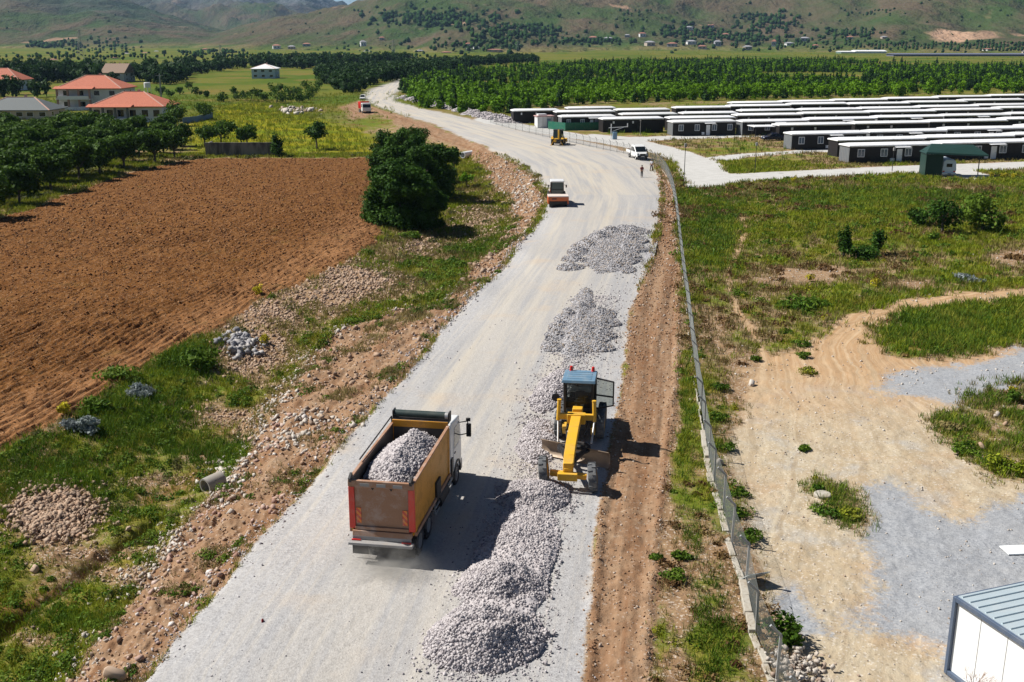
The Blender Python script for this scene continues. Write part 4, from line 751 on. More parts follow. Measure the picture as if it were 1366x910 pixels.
# ------------------------------------------------------------ vegetation builders
def leaf_cloud(blobs, n, ls, seed, up=.35, fill=.55):
    """n leaf faces spread through a union of ellipsoid blobs (cx,cy,cz,rx,ry,rz) -> verts, quads, tone"""
    r = np.random.default_rng(seed); B_ = np.array(blobs, float); vol = B_[:, 3] * B_[:, 4] * B_[:, 5]; k = r.choice(len(B_), n, p=vol ** .7 / (vol ** .7).sum())
    d = r.normal(size=(n, 3)); d /= np.linalg.norm(d, axis=1, keepdims=True); rad = r.random(n) ** (1/3 * fill) * (1 + .18 * r.normal(size=n))
    P = B_[k, :3] + d * B_[k, 3:] * rad[:, None]
    nrm = d + r.normal(size=(n, 3)) * .75; nrm[:, 2] += up; nrm /= np.linalg.norm(nrm, axis=1, keepdims=True)
    a = np.cross(nrm, r.normal(size=(n, 3))); a /= np.linalg.norm(a, axis=1, keepdims=True); b_ = np.cross(nrm, a)
    s = ls * r.uniform(.55, 1.25, n)[:, None]; w = s * r.uniform(.35, .7, n)[:, None]
    V = np.stack([P - a * s, P + b_ * w + nrm * w * .3, P + a * s, P - b_ * w + nrm * w * .3], 1).reshape(-1, 3)
    tone = np.clip(r.normal(.45, .25, n) + .25 * np.repeat(r.normal(size=len(B_)), 1)[k], 0, 1)
    return V, np.arange(4 * n).reshape(-1, 4), np.repeat(tone, 4)
def trunk_mb(h, r0, limbs, seed, lean=.1):
    q = random.Random(seed); m = MB(); top = (q.uniform(-lean, lean) * h, q.uniform(-lean, lean) * h, h)
    mid_ = (top[0] * .4, top[1] * .4 + .05, h * .5); m.tube([(0, 0, -.25), mid_, top], [r0 * 1.25, r0, r0 * .55], 8)
    for (a, l, z0, rise) in limbs:
        p0 = (mid_[0], mid_[1], z0); p1 = (p0[0] + math.cos(a) * l * .5, p0[1] + math.sin(a) * l * .5, z0 + rise * .65); p2 = (p0[0] + math.cos(a) * l, p0[1] + math.sin(a) * l, z0 + rise); m.tube([p0, p1, p2], [r0 * .55, r0 * .38, r0 * .15], 6)
    return m
t = NT('bark'); M_BARK = t.fin(t.mix(t.noise(6, 4, t.obj()), (.05, .038, .028), (.14, .115, .09)), .95, t.bump(t.noise(14, 3, t.obj()), .6, .03))
F_ORCH = foliage_mat('orchard_leaves', (.022, .058, .005), (.082, .150, .014), (.060, .112, .009)); F_DARK = foliage_mat('walnut_leaves', (.016, .047, .006), (.066, .138, .017), (.045, .105, .011))
F_CON = foliage_mat('conifer_needles', (.012, .042, .008), (.042, .095, .016)); F_BRI = foliage_mat('young_forest_leaves', (.038, .110, .003), (.150, .280, .009), (.105, .215, .005)); F_BLU = foliage_mat('grey_bush_leaves', (.12, .15, .13), (.30, .34, .33), (.24, .25, .27))
F_GRS = foliage_mat('grass_blades', (.065, .118, .006), (.27, .32, .020), (.29, .23, .05)); F_DRY = foliage_mat('dry_grass_blades', (.16, .13, .045), (.34, .28, .12)); F_WEED = foliage_mat('weed_leaves', (.034, .090, .008), (.145, .225, .024), (.115, .165, .018)); F_YEL = foliage_mat('yellow_flowers', (.30, .26, .02), (.60, .52, .03)); F_FAR = foliage_mat('distant_trees', (.012, .036, .008), (.036, .078, .016))
def blobs_round(rx, ry, z0, z1, k, seed, br=.42, wide=1):
    q = random.Random(seed); B_ = []; zc_ = (z0 + z1)/2; rz = (z1 - z0)/2
    for i in range(k):
        th = q.random() * 6.283; u = q.uniform(-.75, .9); c = math.sqrt(max(0, 1 - u * u)); f = q.uniform(.45, .78) * wide
        s = br * q.uniform(.7, 1.2); B_.append((math.cos(th) * c * rx * f, math.sin(th) * c * ry * f, zc_ + u * rz * .72, rx * s, ry * s, rz * s * 1.05))
    return B_ + [(0, 0, zc_, rx * .55, ry * .55, rz * .6)]
def make_tree(name, blobs, n, ls, seed, th, tr, limbs, leaf, label=None, cat='tree', group=None, one=False):
    V, Q_, tone = leaf_cloud(blobs, n, ls, seed); tm = trunk_mb(th, tr, limbs, seed)
    if one:
        tv = np.array(tm.v); tf = [f for f in tm.f if len(f) == 4]; o = mesh_np(name, np.r_[V, tv], np.r_[Q_, np.array(tf) + len(V)], [leaf, M_BARK], attrs=dict(v=np.r_[tone, np.full(len(tv), .3)]))
        mi = np.r_[np.zeros(len(Q_), np.int32), np.ones(len(tf), np.int32)]; o.data.polygons.foreach_set('material_index', mi); return tag(o, label, cat, group)
    root = empty(name, (0, 0, 0), 0, label, cat, group); mesh_np('crown', V, Q_, leaf, root, attrs=dict(v=tone)); tm.build('trunk', M_BARK, root); return root
def limbs_(n, l, z0, rise, seed):
    q = random.Random(seed); return [(6.283 * i / n + q.uniform(-.4, .4), l * q.uniform(.7, 1.1), z0 * q.uniform(.8, 1.2), rise * q.uniform(.7, 1.2)) for i in range(n)]
def place(o, x, y, s=1, rz=None, dz=-.05, z=None, label=None, first=False, sz=None):
    c = o if first else copy_tree(o); c.location = (x, y, (hz(x, y) if z is None else z) + dz); c.rotation_euler = (0, 0, random.random() * 6.28 if rz is None else rz); c.scale = (s, s, sz or s)
    if label: c['label'] = label
    return c
def pin(poly, x, y): return float(inside_d(np.array([x]), np.array([y]), poly)[0])
# ------------------------------------------------------------ camp of prefabricated cabins
t = NT('cabin_cladding'); s = t.n('ShaderNodeSeparateXYZ'); t.l(t.obj(), s.inputs[0]); grv = t.ramp(t.math('ABSOLUTE', t.math('SUBTRACT', t.math('FRACT', t.math('MULTIPLY', s.outputs[0], 3.2)), .5)), .38, .48)
M_CLAD = t.fin(t.mix(t.noise(3, 3, t.obj()), (.011, .0095, .010), (.022, .018, .018)), .6, t.bump(grv, .5, .02)); t = NT('white_cabin_roof'); s = t.n('ShaderNodeSeparateXYZ'); t.l(t.obj(), s.inputs[0]); rnd = t.n('ShaderNodeObjectInfo').outputs['Random']; rib = t.ramp(t.math('ABSOLUTE', t.math('SUBTRACT', t.math('FRACT', t.math('MULTIPLY', s.outputs[0], 1.1)), .5)), .42, .49); cr = t.mix(rnd, (.66, .66, .65), (.80, .80, .81)); cr = t.mix(t.math('MULTIPLY', t.ramp(t.noise(.7, 4, t.geo()), .5, .75), .45), cr, (.50, .47, .42)); M_CROOF = t.fin(t.mix(t.math('MULTIPLY', rib, .25), cr, (.45, .45, .45)), .5, t.bump(rib, .4, .03)); M_FRAME = paint('white_window_frame', (.74, .75, .76), .4, .1); M_CEND = paint('sunlit_end_panel', (.16, .17, .18), .6, .2)  # end panel lighter for the sun on it, front cladding darker for its shade
K_PANE = glass('window_pane', (.10, .13, .17))
CL, CD = 17.2, 3.5
def make_cabin(detail):
    o = empty('prefab_cabin', cat='cabin', group='rows of white roofed dark prefabricated cabins')
    m = MB(); m.box((CL/2, CD/2, 1.42), (CL, CD, 2.75)); m.box((CL/2, -.004, .12), (CL, .03, .16)); m.build('wall', M_CLAD, o)
    if detail:
        m = MB(); m.box((-.02, CD/2, 1.42), (.03, CD - .1, 2.6)); [m.box((-.045, .35 + .55*i, 1.42), (.03, .05, 2.6)) for i in range(6)]; m.build('sunlit_end', M_CEND, o)  # left end only: sunlight put into a lighter grey than the front
    m = MB(); v = .2; x0, x1, y0, y1 = -v, CL + v, -v, CD + v
    m.hexa([(x0, y0, 2.76), (x1, y0, 2.76), (x1, y1, 2.76), (x0, y1, 2.76), (x0, y0, 3.02), (x1, y0, 3.02), (x1, y1, 3.02), (x0, y1, 3.02)])
    m.hexa([(x0 + .02, y0 + .02, 3.021), (x1 - .02, y0 + .02, 3.021), (x1 - .02, y1 - .02, 3.021), (x0 + .02, y1 - .02, 3.021), (x0 + 1.0, CD/2 - .2, 3.32), (x1 - 1.0, CD/2 - .2, 3.32), (x1 - 1.0, CD/2 + .2, 3.32), (x0 + 1.0, CD/2 + .2, 3.32)]); m.build('roof', M_CROOF, o, bevel=.08)
    if detail:
        for x in (2.2, 6.6, 11.3, 15.6):
            m = MB()
            for (cx, cz, w, h) in ((0, .62, 1.34, .1), (0, -.62, 1.34, .1), (-.63, 0, .09, 1.24), (.63, 0, .09, 1.24), (0, 0, .07, 1.2)): m.box((x + cx, -.03, 1.72 + cz), (w, .07, h))
            f = m.build('window', M_FRAME, o); q = MB(); q.box((x, -.012, 1.72), (1.2, .02, 1.16)); q.build('pane', K_PANE, f)
        m = MB(); m.box((9.6, -.03, 1.18), (1.05, .07, 2.2)); d = m.build('door', M_FRAME, o, bevel=.02); q = MB(); q.box((9.95, -.08, 1.15), (.14, .05, .04)); q.build('handle', K_BLK, d)
        m = MB(); m.box((9.9, -.62, 2.66), (2.9, .75, .06), (R(6), 0, 0)); m.build('door_awning', M_FRAME, o)
        m = MB(); m.box((8.2, -.14, .5), (.7, .28, .55)); m.build('air_conditioner', M_FRAME, o, bevel=.02)
    else:
        m = MB(); [m.box((x, -.02, 2.2), (.5, .05, .5)) for x in (3, 8.5)]; m.build('vent', M_FRAME, o)
    return o
cab_d = make_cabin(True); cab_s = make_cabin(False); _first = {id(cab_d): True, id(cab_s): True}
ROWS = [  # (detail?, where in the camp, [(left px, right px, eave py left, eave py right), ...])
 (1, 'nearest row of the camp', [(1134,1256,196,192.4),(1257.5,1380,192.3,188),(1382,1500,188,184)]),
 (0, 'row behind the nearest row', [(1118,1234,188.4,185),(1236,1352,184.8,181),(1354,1470,181,177)]),
 (1, 'second windowed row', [(1057,1158,180,177),(1161,1261,177.3,173.7),(1264,1364,173.6,169.7),(1367,1466,169.6,166)]),
 (0, 'row behind the second windowed row', [(1040,1137,168.2,165.2),(1141,1238,166,163),(1241,1340,163.4,160),(1343,1440,160,157)]),
 (1, 'third windowed row', [(898,984,164,161.5),(991,1075,163.4,160),(1080,1166,160.4,157.5),(1171,1257,157.6,155),(1260,1346,155.5,153),(1349,1435,153,150.6)]),
 (1, 'left row nearest the silver car', [(749.5,824,157,155)]), (0, 'left row behind the barrier', [(804.5,888,160,157.6)]),
 (0, 'row behind the third windowed row', [(743,824,150.6,148.7),(831,906,154,152),(894,979,158.8,155),(984,1067,155,152),(1072,1157,152.6,149.6),(1160,1244,150.4,147.4),(1247,1331,148,145),(1334,1418,145,142)]),
 (0, 'fourth row from the front', [(758,824,145.6,144),(824,895,148,145.6),(912,986,152.5,150.6),(990,1066,149,147),(1070,1146,147.6,145.4),(1150,1225,145.8,143.6),(1228,1303,143.6,141.4),(1306,1380,141.4,139)]),
 (0, 'second row from the forest edge', [(685,749,148.7,146.6),(902,974,145,142.6),(975,1052,142.6,140),(1056,1131,140,137.6),(1134,1209,139.6,137),(1212,1284,137.4,134.8),(1286,1359,134.8,132)]),
 (0, 'row along the forest edge', [(977,1042,138.4,136.6),(1044,1110,136.6,134.6),(1114,1180,134.6,132.4),(1184,1248,132.4,130.4),(1252,1318,130.2,128.4),(1322,1388,128.4,126.4)])]
ORD = ['first', 'second', 'third', 'fourth', 'fifth', 'sixth', 'seventh', 'eighth', 'ninth']
for det, where, L in ROWS:
    for i, (xa, xb, ya, yb) in enumerate(L):
        z0 = float(zbase((xa + xb)/2, ya + 20)[0]); a = unproj(xa, ya, z0 + 2.8); b_ = unproj(xb, yb, z0 + 2.8); dx, dy = float(b_[0] - a[0]), float(b_[1] - a[1]); ln = math.hypot(dx, dy); rz = math.atan2(dy, dx)
        rz = min(max(rz, R(2)), R(11)); ln = dx / math.cos(rz) * .94
        src = cab_d if det else cab_s; o = src if _first.pop(id(src), None) else copy_tree(src)
        o.location = (float(a[0]) , float(a[1]), z0); o.rotation_euler = (0, 0, rz); o.scale = (ln / CL, 1, 1)
        o['label'] = f'dark white roofed cabin, {ORD[i]} from left in the {where}' if len(L) > 1 else f'dark white roofed cabin in the {where}'
# kiosk, green panels, barrier, carport, shelter with caravan, posts
k0 = G(717, 171); ki = empty('gate_kiosk', (k0.x, k0.y, k0.z), R(14), 'small white guard kiosk with pinkish flat roof beside the green panels', 'kiosk')
m = MB(); m.box((1.9, 1.3, 1.3), (3.8, 2.6, 2.5)); m.build('wall', K_WHT, ki); m = MB(); m.box((1.9, 1.3, 2.65), (4.2, 3.0, .2)); m.build('roof', paint('pink_roof', (.5, .3, .28), .6), ki); m = MB(); m.box((2.7, -.02, 1.1), (.9, .06, 2.0)); m.build('door', K_BLU, ki)
for i in range(4):
    m = MB(); m.box((.3 + 1.0*i, -.015, 1.3), (.06, .05, 2.4)); m.build('cladding_joint', K_GRY, ki)
m = MB(); m.box((1.3, 1.3, 2.95), (2.0, 1.6, .4)); m.build('roof_unit', K_WHT, ki, bevel=.05)
ga, gb, gc = G(731, 172), G(754, 174.5), G(808, 173.5); m = MB()
for a, b_ in ((ga, gb), (gb, gc)): m.add([(a.x, a.y, a.z), (b_.x, b_.y, b_.z), (b_.x, b_.y, b_.z + 1.75), (a.x, a.y, a.z + 1.75), (a.x, a.y + .06, a.z), (b_.x, b_.y + .06, b_.z), (b_.x, b_.y + .06, b_.z + 1.75), (a.x, a.y + .06, a.z + 1.75)], [(0, 1, 2, 3), (7, 6, 5, 4), (3, 2, 6, 7), (0, 3, 7, 4), (1, 5, 6, 2)])
tag(m.build('screen_fence', paint('green_panels', (.006, .12, .07), .5, .15)), 'bright green sheet fence joining the kiosk and the silver car', 'fence')
b0 = G(818, 186); bb = empty('barrier_gate', (b0.x, b0.y, b0.z), R(8), 'white barrier with raised bracing arm on a grey cabinet at the camp entrance', 'barrier')
m = MB(); m.box((.3, 0, .75), (.9, .7, 1.5)); m.build('cabinet', K_BLU, bb, bevel=.08); m = MB(); m.bar((-.4, .3, 0), (-.4, .3, 3.1), .14); m.build('post', K_WHT, bb); m = MB(); m.bar((-.9, .3, 2.3), (3.0, .3, 2.5), .12); m.bar((-.4, .3, 1.5), (2.2, .3, 2.4), .07); m.box((3.0, .3, 2.8), (.16, .1, .8)); m.build('boom_arm', K_WHT, bb)
c0 = G(1006, 186); cp = empty('carport', (c0.x, c0.y, c0.z), R(8), 'flat white carport roof on thin posts over the dark blue car', 'carport'); m = MB(); m.box((3.2, 2, 2.55), (6.6, 4.4, .14)); m.build('roof', M_CROOF, cp)
for x, y in ((.3, .2), (.9, 3.9), (6.2, .2), (6.2, 3.9)): m = MB(); m.bar((x, y, 0), (x, y, 2.5), .09); m.build('post', K_BLK, cp)
s0 = G(1233, 236); sh = empty('green_shelter', (s0.x, s0.y, s0.z), R(-6), 'dark green sheet metal shelter with a long roof over a white caravan', 'shelter')
m = MB(); m.box((.05, 1.6, 1.9), (.1, 3.4, 3.8)); m.box((1.25, .02, 1.7), (2.5, .08, 3.4)); m.build('wall', K_GRN, sh); m = MB(); m.hexa([(-.2, -.5, 3.5), (9.0, -.3, 3.2), (9.0, 3.6, 3.2), (-.2, 3.6, 3.5), (-.1, -.4, 3.75), (9.0, -.2, 3.4), (7.6, 3.2, 4.6), (1.4, 3.2, 4.7)]); m.build('roof', K_GRN, sh)
for x in (4.6, 8.8): m = MB(); m.bar((x, 3.3, 0), (x, 3.3, 3.4), .12); m.build('post', K_BLK, sh)
v0 = G(1266, 236.5); cv = empty('caravan', (v0.x, v0.y + .3, v0.z), R(-4), 'white caravan with a dark rear window parked under the green shelter', 'caravan')
m = MB(); m.prism([(-.9, .55), (.95, .55), (1.1, 1.1), (.95, 2.35), (.6, 2.62), (-.55, 2.62), (-.9, 2.35), (-1.05, 1.1)], 0, 4.5, 'Y'); m.build('body', paint('caravan_shell', (.60, .66, .70), .35, .1), cv, bevel=.1)
m = MB(); m.box((0, -.015, 1.75), (.85, .05, .5)); m.build('rear_window', K_GLS, cv, bevel=.02); m = MB(); m.box((0, -.12, .52), (2.1, .3, .22)); m.build('rear_bumper', K_WHT, cv, bevel=.03); m = MB(); m.box((0, -.28, .52), (.5, .02, .1)); m.build('number_plate', K_BLK, cv)
for s in (-1, 1):
    m = MB(); m.box((s*.8, -.02, .85), (.3, .05, .16)); m.build('tail_light', K_REDL, cv); wheel(cv, (s*.95, 2.3, .32), .32, .2, K_TYR, K_SIL, 0, .5, s, nseg=18)
for i, (px_, py_, hh_, lb) in enumerate([(912, 252, 6.2, 'thin dark lamp post at the corner of the concrete path'), (1007, 230, 4.6, 'short thin post beside the weedy verge on the camp path'), (1190, 228, 3.6, 'thin post in front of the nearest cabin by the path'), (854, 180, 3.4, 'thin grey post with a small box near the dark cabin wall')]):
    g0 = G(px_, py_); o = empty('lamp_post', (g0.x, g0.y, g0.z), 0, lb, 'post'); m = MB(); m.cyl((0, 0, 0), (0, 0, hh_), .06, .04, 8); m.build('pole', K_BLK if i < 3 else K_GRY, o); m = MB(); m.box((0, -.1, hh_ - .2), (.3, .3, .5)); m.build('lamp_head', K_GRY, o, bevel=.03)
# ------------------------------------------------------------ chain-link fence on a concrete kerb
FP = [(1062,985),(1036,908),(1009,844),(995,781),(976,726),(965,683),(953,645),(946,612),(940,578),(936,549),(931,521),(928,497),(925,476),(922.5,456),(920.5,438),(918.5,420),(916.5,405),(914.5,391),(913,378),(911.5,366),(910,355),(909,344.5),(908,335),(907,326),(906,317),(905,309),(904.3,301.5),(903.5,294.5),(902.6,288),(901.8,282),(901,276),(900,270.5),(899,265),(898,260),(897,255),(895.5,250),(894,245.5),(892,241),(890,236.5),(887.5,232),(884,227.5),(880,223.5),(875,219.5),(869.5,216),(863,213),(856,210.5),(848,208.5),(840,206.7),(832,205),(823,203.3),(814,201.5),(805,199.8),(796,198),(787,196),(778,194),(769,192),(760,190),(751,188),(742,186),(733,184),(724,182),(715,180),(706,178),(697,175.8),(688,173.6),(679,171.4),(670,169),(662,166.5),(654,164)]
FW = [G(*p) for p in FP]; FW = [Vector((v.x, v.y, hz(v.x, v.y))) for v in FW]
fn = empty('boundary_fence', (FW[4].x, FW[4].y, FW[4].z), 0, 'long galvanised chain link fence with bent post tops on a low concrete kerb', 'fence'); FO = Vector(fn.location)
M_GALV = paint('galvanised_steel', (.40, .41, .41), .5, .15, (.4, .37, .33), metal=.4); M_WIRE = paint('fence_wire', (.09, .10, .095), .6, .05, metal=.3); M_KERB = paint('whitewashed_concrete', (.40, .37, .31), .9, .8, (.30, .24, .17), sc=.9)
m = MB()
for i in range(len(FW) - 1):
    a, b_ = FW[i] - FO, FW[i + 1] - FO; w = random.uniform(.24, .34) if i < 8 else .08; z = random.uniform(.06, .26) if i < 10 else .03
    n_ = 3 if i < 16 else 1
    for k in range(n_):
        p, q = a.lerp(b_, k / n_), a.lerp(b_, (k + 1) / n_ * .995 if k < n_ - 1 else 1); zz = z + random.uniform(-.05, .05); off = random.uniform(-.05, .05)
        m.bar((p.x + off - .12, p.y, p.z + zz - .3), (q.x + off - .12, q.y, q.z + zz - .3), w, .6)
m.build('kerb', M_KERB, fn, bevel=.03)
for i, v in enumerate(FW):
    p = v - FO; d = (FW[min(i + 1, len(FW) - 1)] - FW[max(i - 1, 0)]); d.z = 0; d.normalize(); nrm = Vector((-d.y, d.x, 0)); m = MB()     # top leans towards the road
    ln = random.uniform(-.05, .05) if i < 30 else 0
    m.bar(p, p + Vector((ln, 0, 1.75)), .085 if i < 10 else .06); m.bar(p + Vector((ln, 0, 1.75)), p + Vector((ln, 0, 2.1)) + nrm * .36, .08 if i < 10 else .06); m.build('post', M_GALV if i < 42 else K_GRY, fn)
for i in range(len(FW) - 1):
    a, b_ = FW[i] - FO, FW[i + 1] - FO; L_ = (b_ - a).length; hgt = 1.6; st = .13 if i < 10 else (.30 if i < 26 else .6); r_ = .0034 if i < 10 else (.006 if i < 26 else .011); nw = int(L_ / st); m = MB()
    e = (b_ - a) / L_; tilt = hgt
    for k in range(-int(hgt / st), nw + 1):
        for sg in (1, -1):
            u0 = k * st if sg == 1 else k * st + hgt; u1 = u0 + sg * hgt; z0_, z1_ = 0.0, hgt
            def clip(u0, z0, u1, z1):
                for lim, lo in ((0, True), (L_, False)):
                    if lo and min(u0, u1) < lim or (not lo and max(u0, u1) > lim):
                        if (lo and max(u0, u1) <= lim) or (not lo and min(u0, u1) >= lim): return None
                        f = (lim - u0) / (u1 - u0); zz = z0 + f * (z1 - z0)
                        if (lo and u0 < lim) or (not lo and u0 > lim): u0, z0 = lim, zz
                        else: u1, z1 = lim, zz
                return u0, z0, u1, z1
            c = clip(u0, z0_, u1, z1_)
            if c and abs(c[2] - c[0]) > .03:
                p = a + e * c[0] + Vector((0, 0, .12 + c[1])); q = a + e * c[2] + Vector((0, 0, .12 + c[3])); m.cyl(p, q, r_, n=3, caps=False)
    for z in (.15, .95, 1.7): m.cyl(a + Vector((0, 0, z)), b_ + Vector((0, 0, z)), r_ * 1.2, n=3, caps=False)
    m.build('mesh_panel', M_WIRE, fn)
# ------------------------------------------------------------ white site cabin at the lower right
c0 = unproj(1263, 896, -.45); wz = -.5; ct = empty('site_cabin', (float(c0[0]), float(c0[1]), wz), math.atan2(-2.7, .97), 'white panel site cabin with blue grey frame and ribbed metal roof in the gravel yard', 'cabin')
M_CW = paint('white_panel', (.78, .80, .79), .45, .12, (.6, .58, .53)); M_CF = paint('blue_grey_frame', (.075, .105, .16), .45, .25, (.25, .25, .25)); M_CR = paint('pale_zinc_roof', (.45, .53, .56), .4, .3, (.58, .58, .56), metal=.2)
LX, WY, HZ_ = 6.6, 2.9, 2.85                                  # local x runs along the lit wall, y to the far side
m = MB(); m.box((LX/2, WY/2, HZ_/2), (LX - .1, WY - .1, HZ_ - .1)); m.build('wall', M_CW, ct)
m = MB()
for x, y in ((0, 0), (LX, 0), (0, WY), (LX, WY)): m.box((x, y, HZ_/2), (.14, .14, HZ_))
for z in (.07, HZ_ - .07):
    for y in (0, WY): m.box((LX/2, y, z), (LX - .14, .13, .16))
    for x in (0, LX): m.box((x, WY/2, z), (.13, WY - .14, .16))
m.build('frame', M_CF, ct, bevel=.012)
for i in range(1, 6): m = MB(); m.box((i * 1.12, .045, HZ_/2), (.012, .012, HZ_ - .3)); m.build('panel_joint', K_GRY, ct)
m = MB(); m.box((LX/2, WY/2, HZ_ + .02), (LX - .1, WY - .1, .05))
for i in range(19): m.box((.18 + i * .345, WY/2, HZ_ + .065), (.06, WY - .16, .045), taper=(.6, 1))
m.build('roof', M_CR, ct)
bd = G(1352, 734); m = MB(); m.box((0, 0, .05), (1.9, .72, .05)); o = m.build('board', M_CW, loc=(bd.x + .5, bd.y, hz(bd.x, bd.y))); o.rotation_euler = (R(2), R(1), R(6)); tag(o, 'flat white panel lying on the gravel behind the site cabin', 'panel')
mh = G(1097, 664); m = MB(); m.lathe([(-.25, .40), (.10, .40), (.13, .36), (.13, .0)], (0, 0, 0), 'Z', 22); tag(m.build('concrete_disc', M_KERB, loc=(mh.x, mh.y, hz(mh.x, mh.y))), 'round white concrete cover standing in the dry weeds of the yard', 'cover')
# culvert pipes, poles and single rocks
pp = G(277, 655); m = MB(); m.lathe([(0, .42), (0, .34), (1.0, .34), (1.0, .42), (0, .42)], (0, 0, 0), 'Y', 22); o = m.build('culvert_pipe', paint('concrete_pipe', (.30, .28, .25), .9, .5), loc=(pp.x, pp.y - .4, hz(pp.x, pp.y) + .35)); o.rotation_euler = (R(4), 0, R(-38)); tag(o, 'grey concrete culvert pipe sticking out of the left embankment', 'pipe')
pp = G(617, 213); m = MB(); m.lathe([(0, .6), (0, .48), (4, .48), (4, .6), (0, .6)], (0, 0, 0), 'Y', 20); o = m.build('culvert_pipe', M_CW, loc=(pp.x, pp.y, hz(pp.x, pp.y) + .5)); o.rotation_euler = (0, 0, R(-30)); tag(o, 'white pipe end at the foot of the embankment near the big tree', 'pipe')
for (xa, ya, xb, yb, rr, lb) in ((606,386,619,368,.10,'brown wooden log lying on the dirt bank edge'), (480,457,508,453,.05,'thin pale pole lying on the dirt bank beyond the truck'), (1268,241,1274,233,.09,'short dark leaning post by the caravan slab')):
    a, b_ = G(xa, ya), G(xb, yb); za, zb_ = hz(a.x, a.y) + rr, hz(b_.x, b_.y) + rr + .02; m = MB(); m.cyl((0, 0, 0), (b_.x - a.x, b_.y - a.y, zb_ - za), rr, rr * .8, 8); tag(m.build('wooden_pole', M_BARK if rr > .06 else K_DST, loc=(a.x, a.y, za)), lb, 'log')
def rock(px, py, s, mat, lb, sd, name='rock', cat='rock'):
    v = G(px, py); V, Fq, tn = stone_arrays(np.zeros((1, 3)), np.array([s * .62]), sd, .6); me = mesh_np(name, V, Fq, mat, attrs=dict(v=tn)); sb = me.modifiers.new('bevel', 'BEVEL'); sb.width = s * .10; sb.segments = 1; me.location = (v.x, v.y, hz(v.x, v.y) + s * .15); tag(me, lb, cat)
rock(155, 905, .9, M_RUB, 'big tan boulder at the lower left edge of the road embankment', 3); rock(46, 760, .5, M_RUB, 'tan rock near the ditch in the lower left corner', 4); rock(350, 829, .20, stone_mat('red_stone', (.22, .03, .03), (.30, .05, .04)), 'small dark red stone lying alone on the road', 5); rock(1310, 600, .7, M_RUB, 'orange rock between weeds on the yard island', 6)
rock(1330, 556, .7, M_PALE, 'pale flat rock on the weedy island of the yard', 7); rock(1340, 568, .6, M_RUB, 'orange rock beside a pale flat rock on the yard island', 8); rock(1002, 512, .55, M_PALE, 'pale rock right of the fence at the edge of the yard', 9); rock(960, 618, .6, M_PALE, 'white rock beside the fence kerb', 10); rock(682, 312, .3, M_RUB, 'dark stone lying on the road left of the far stone heaps', 12)
# rubbish and concrete pieces heaped at the foot of the fence, lower right
tr_ = G(1068, 893); V, Fq, tn = stone_arrays(np.c_[rng.normal(0, .5, 240), rng.normal(0, .5, 240), rng.uniform(0, .3, 240)], rng.uniform(.05, .17, 240), 44, .6); o = mesh_np('rubbish_heap', V, Fq, M_PALE, attrs=dict(v=tn)); o.location = (tr_.x, tr_.y, hz(tr_.x, tr_.y)); tag(o, 'heap of pale rubble and rubbish behind the fence at the bottom', 'rubbish heap')
# grey wall beside the field
wa, wb = G(272, 209), G(366, 209); m = MB(); L_ = (wb - wa).length; m.box((L_/2, 1.5, 1.3), (L_, .25, 2.6)); m.box((.1, 4, 1.2), (.25, 5, 2.4)); m.box((L_ - .1, 4, 1.2), (.25, 5, 2.4))
t = NT('grey_blockwork'); M_BLOCK = t.fin(t.mix(t.ramp(t.noise(1.2, 5, t.mapping(t.obj(), (1, 1, .25))), .35, .65), (.085, .08, .075), (.24, .225, .205)), .95, t.bump(t.noise(6, 3, t.obj()), .4, .03))
o = m.build('field_wall', M_BLOCK, loc=(wa.x, wa.y, wa.z - .2)); o.rotation_euler = (0, 0, math.atan2(wb.y - wa.y, wb.x - wa.x)); tag(o, 'long grey stained block wall at the far edge of the ploughed field', 'wall')
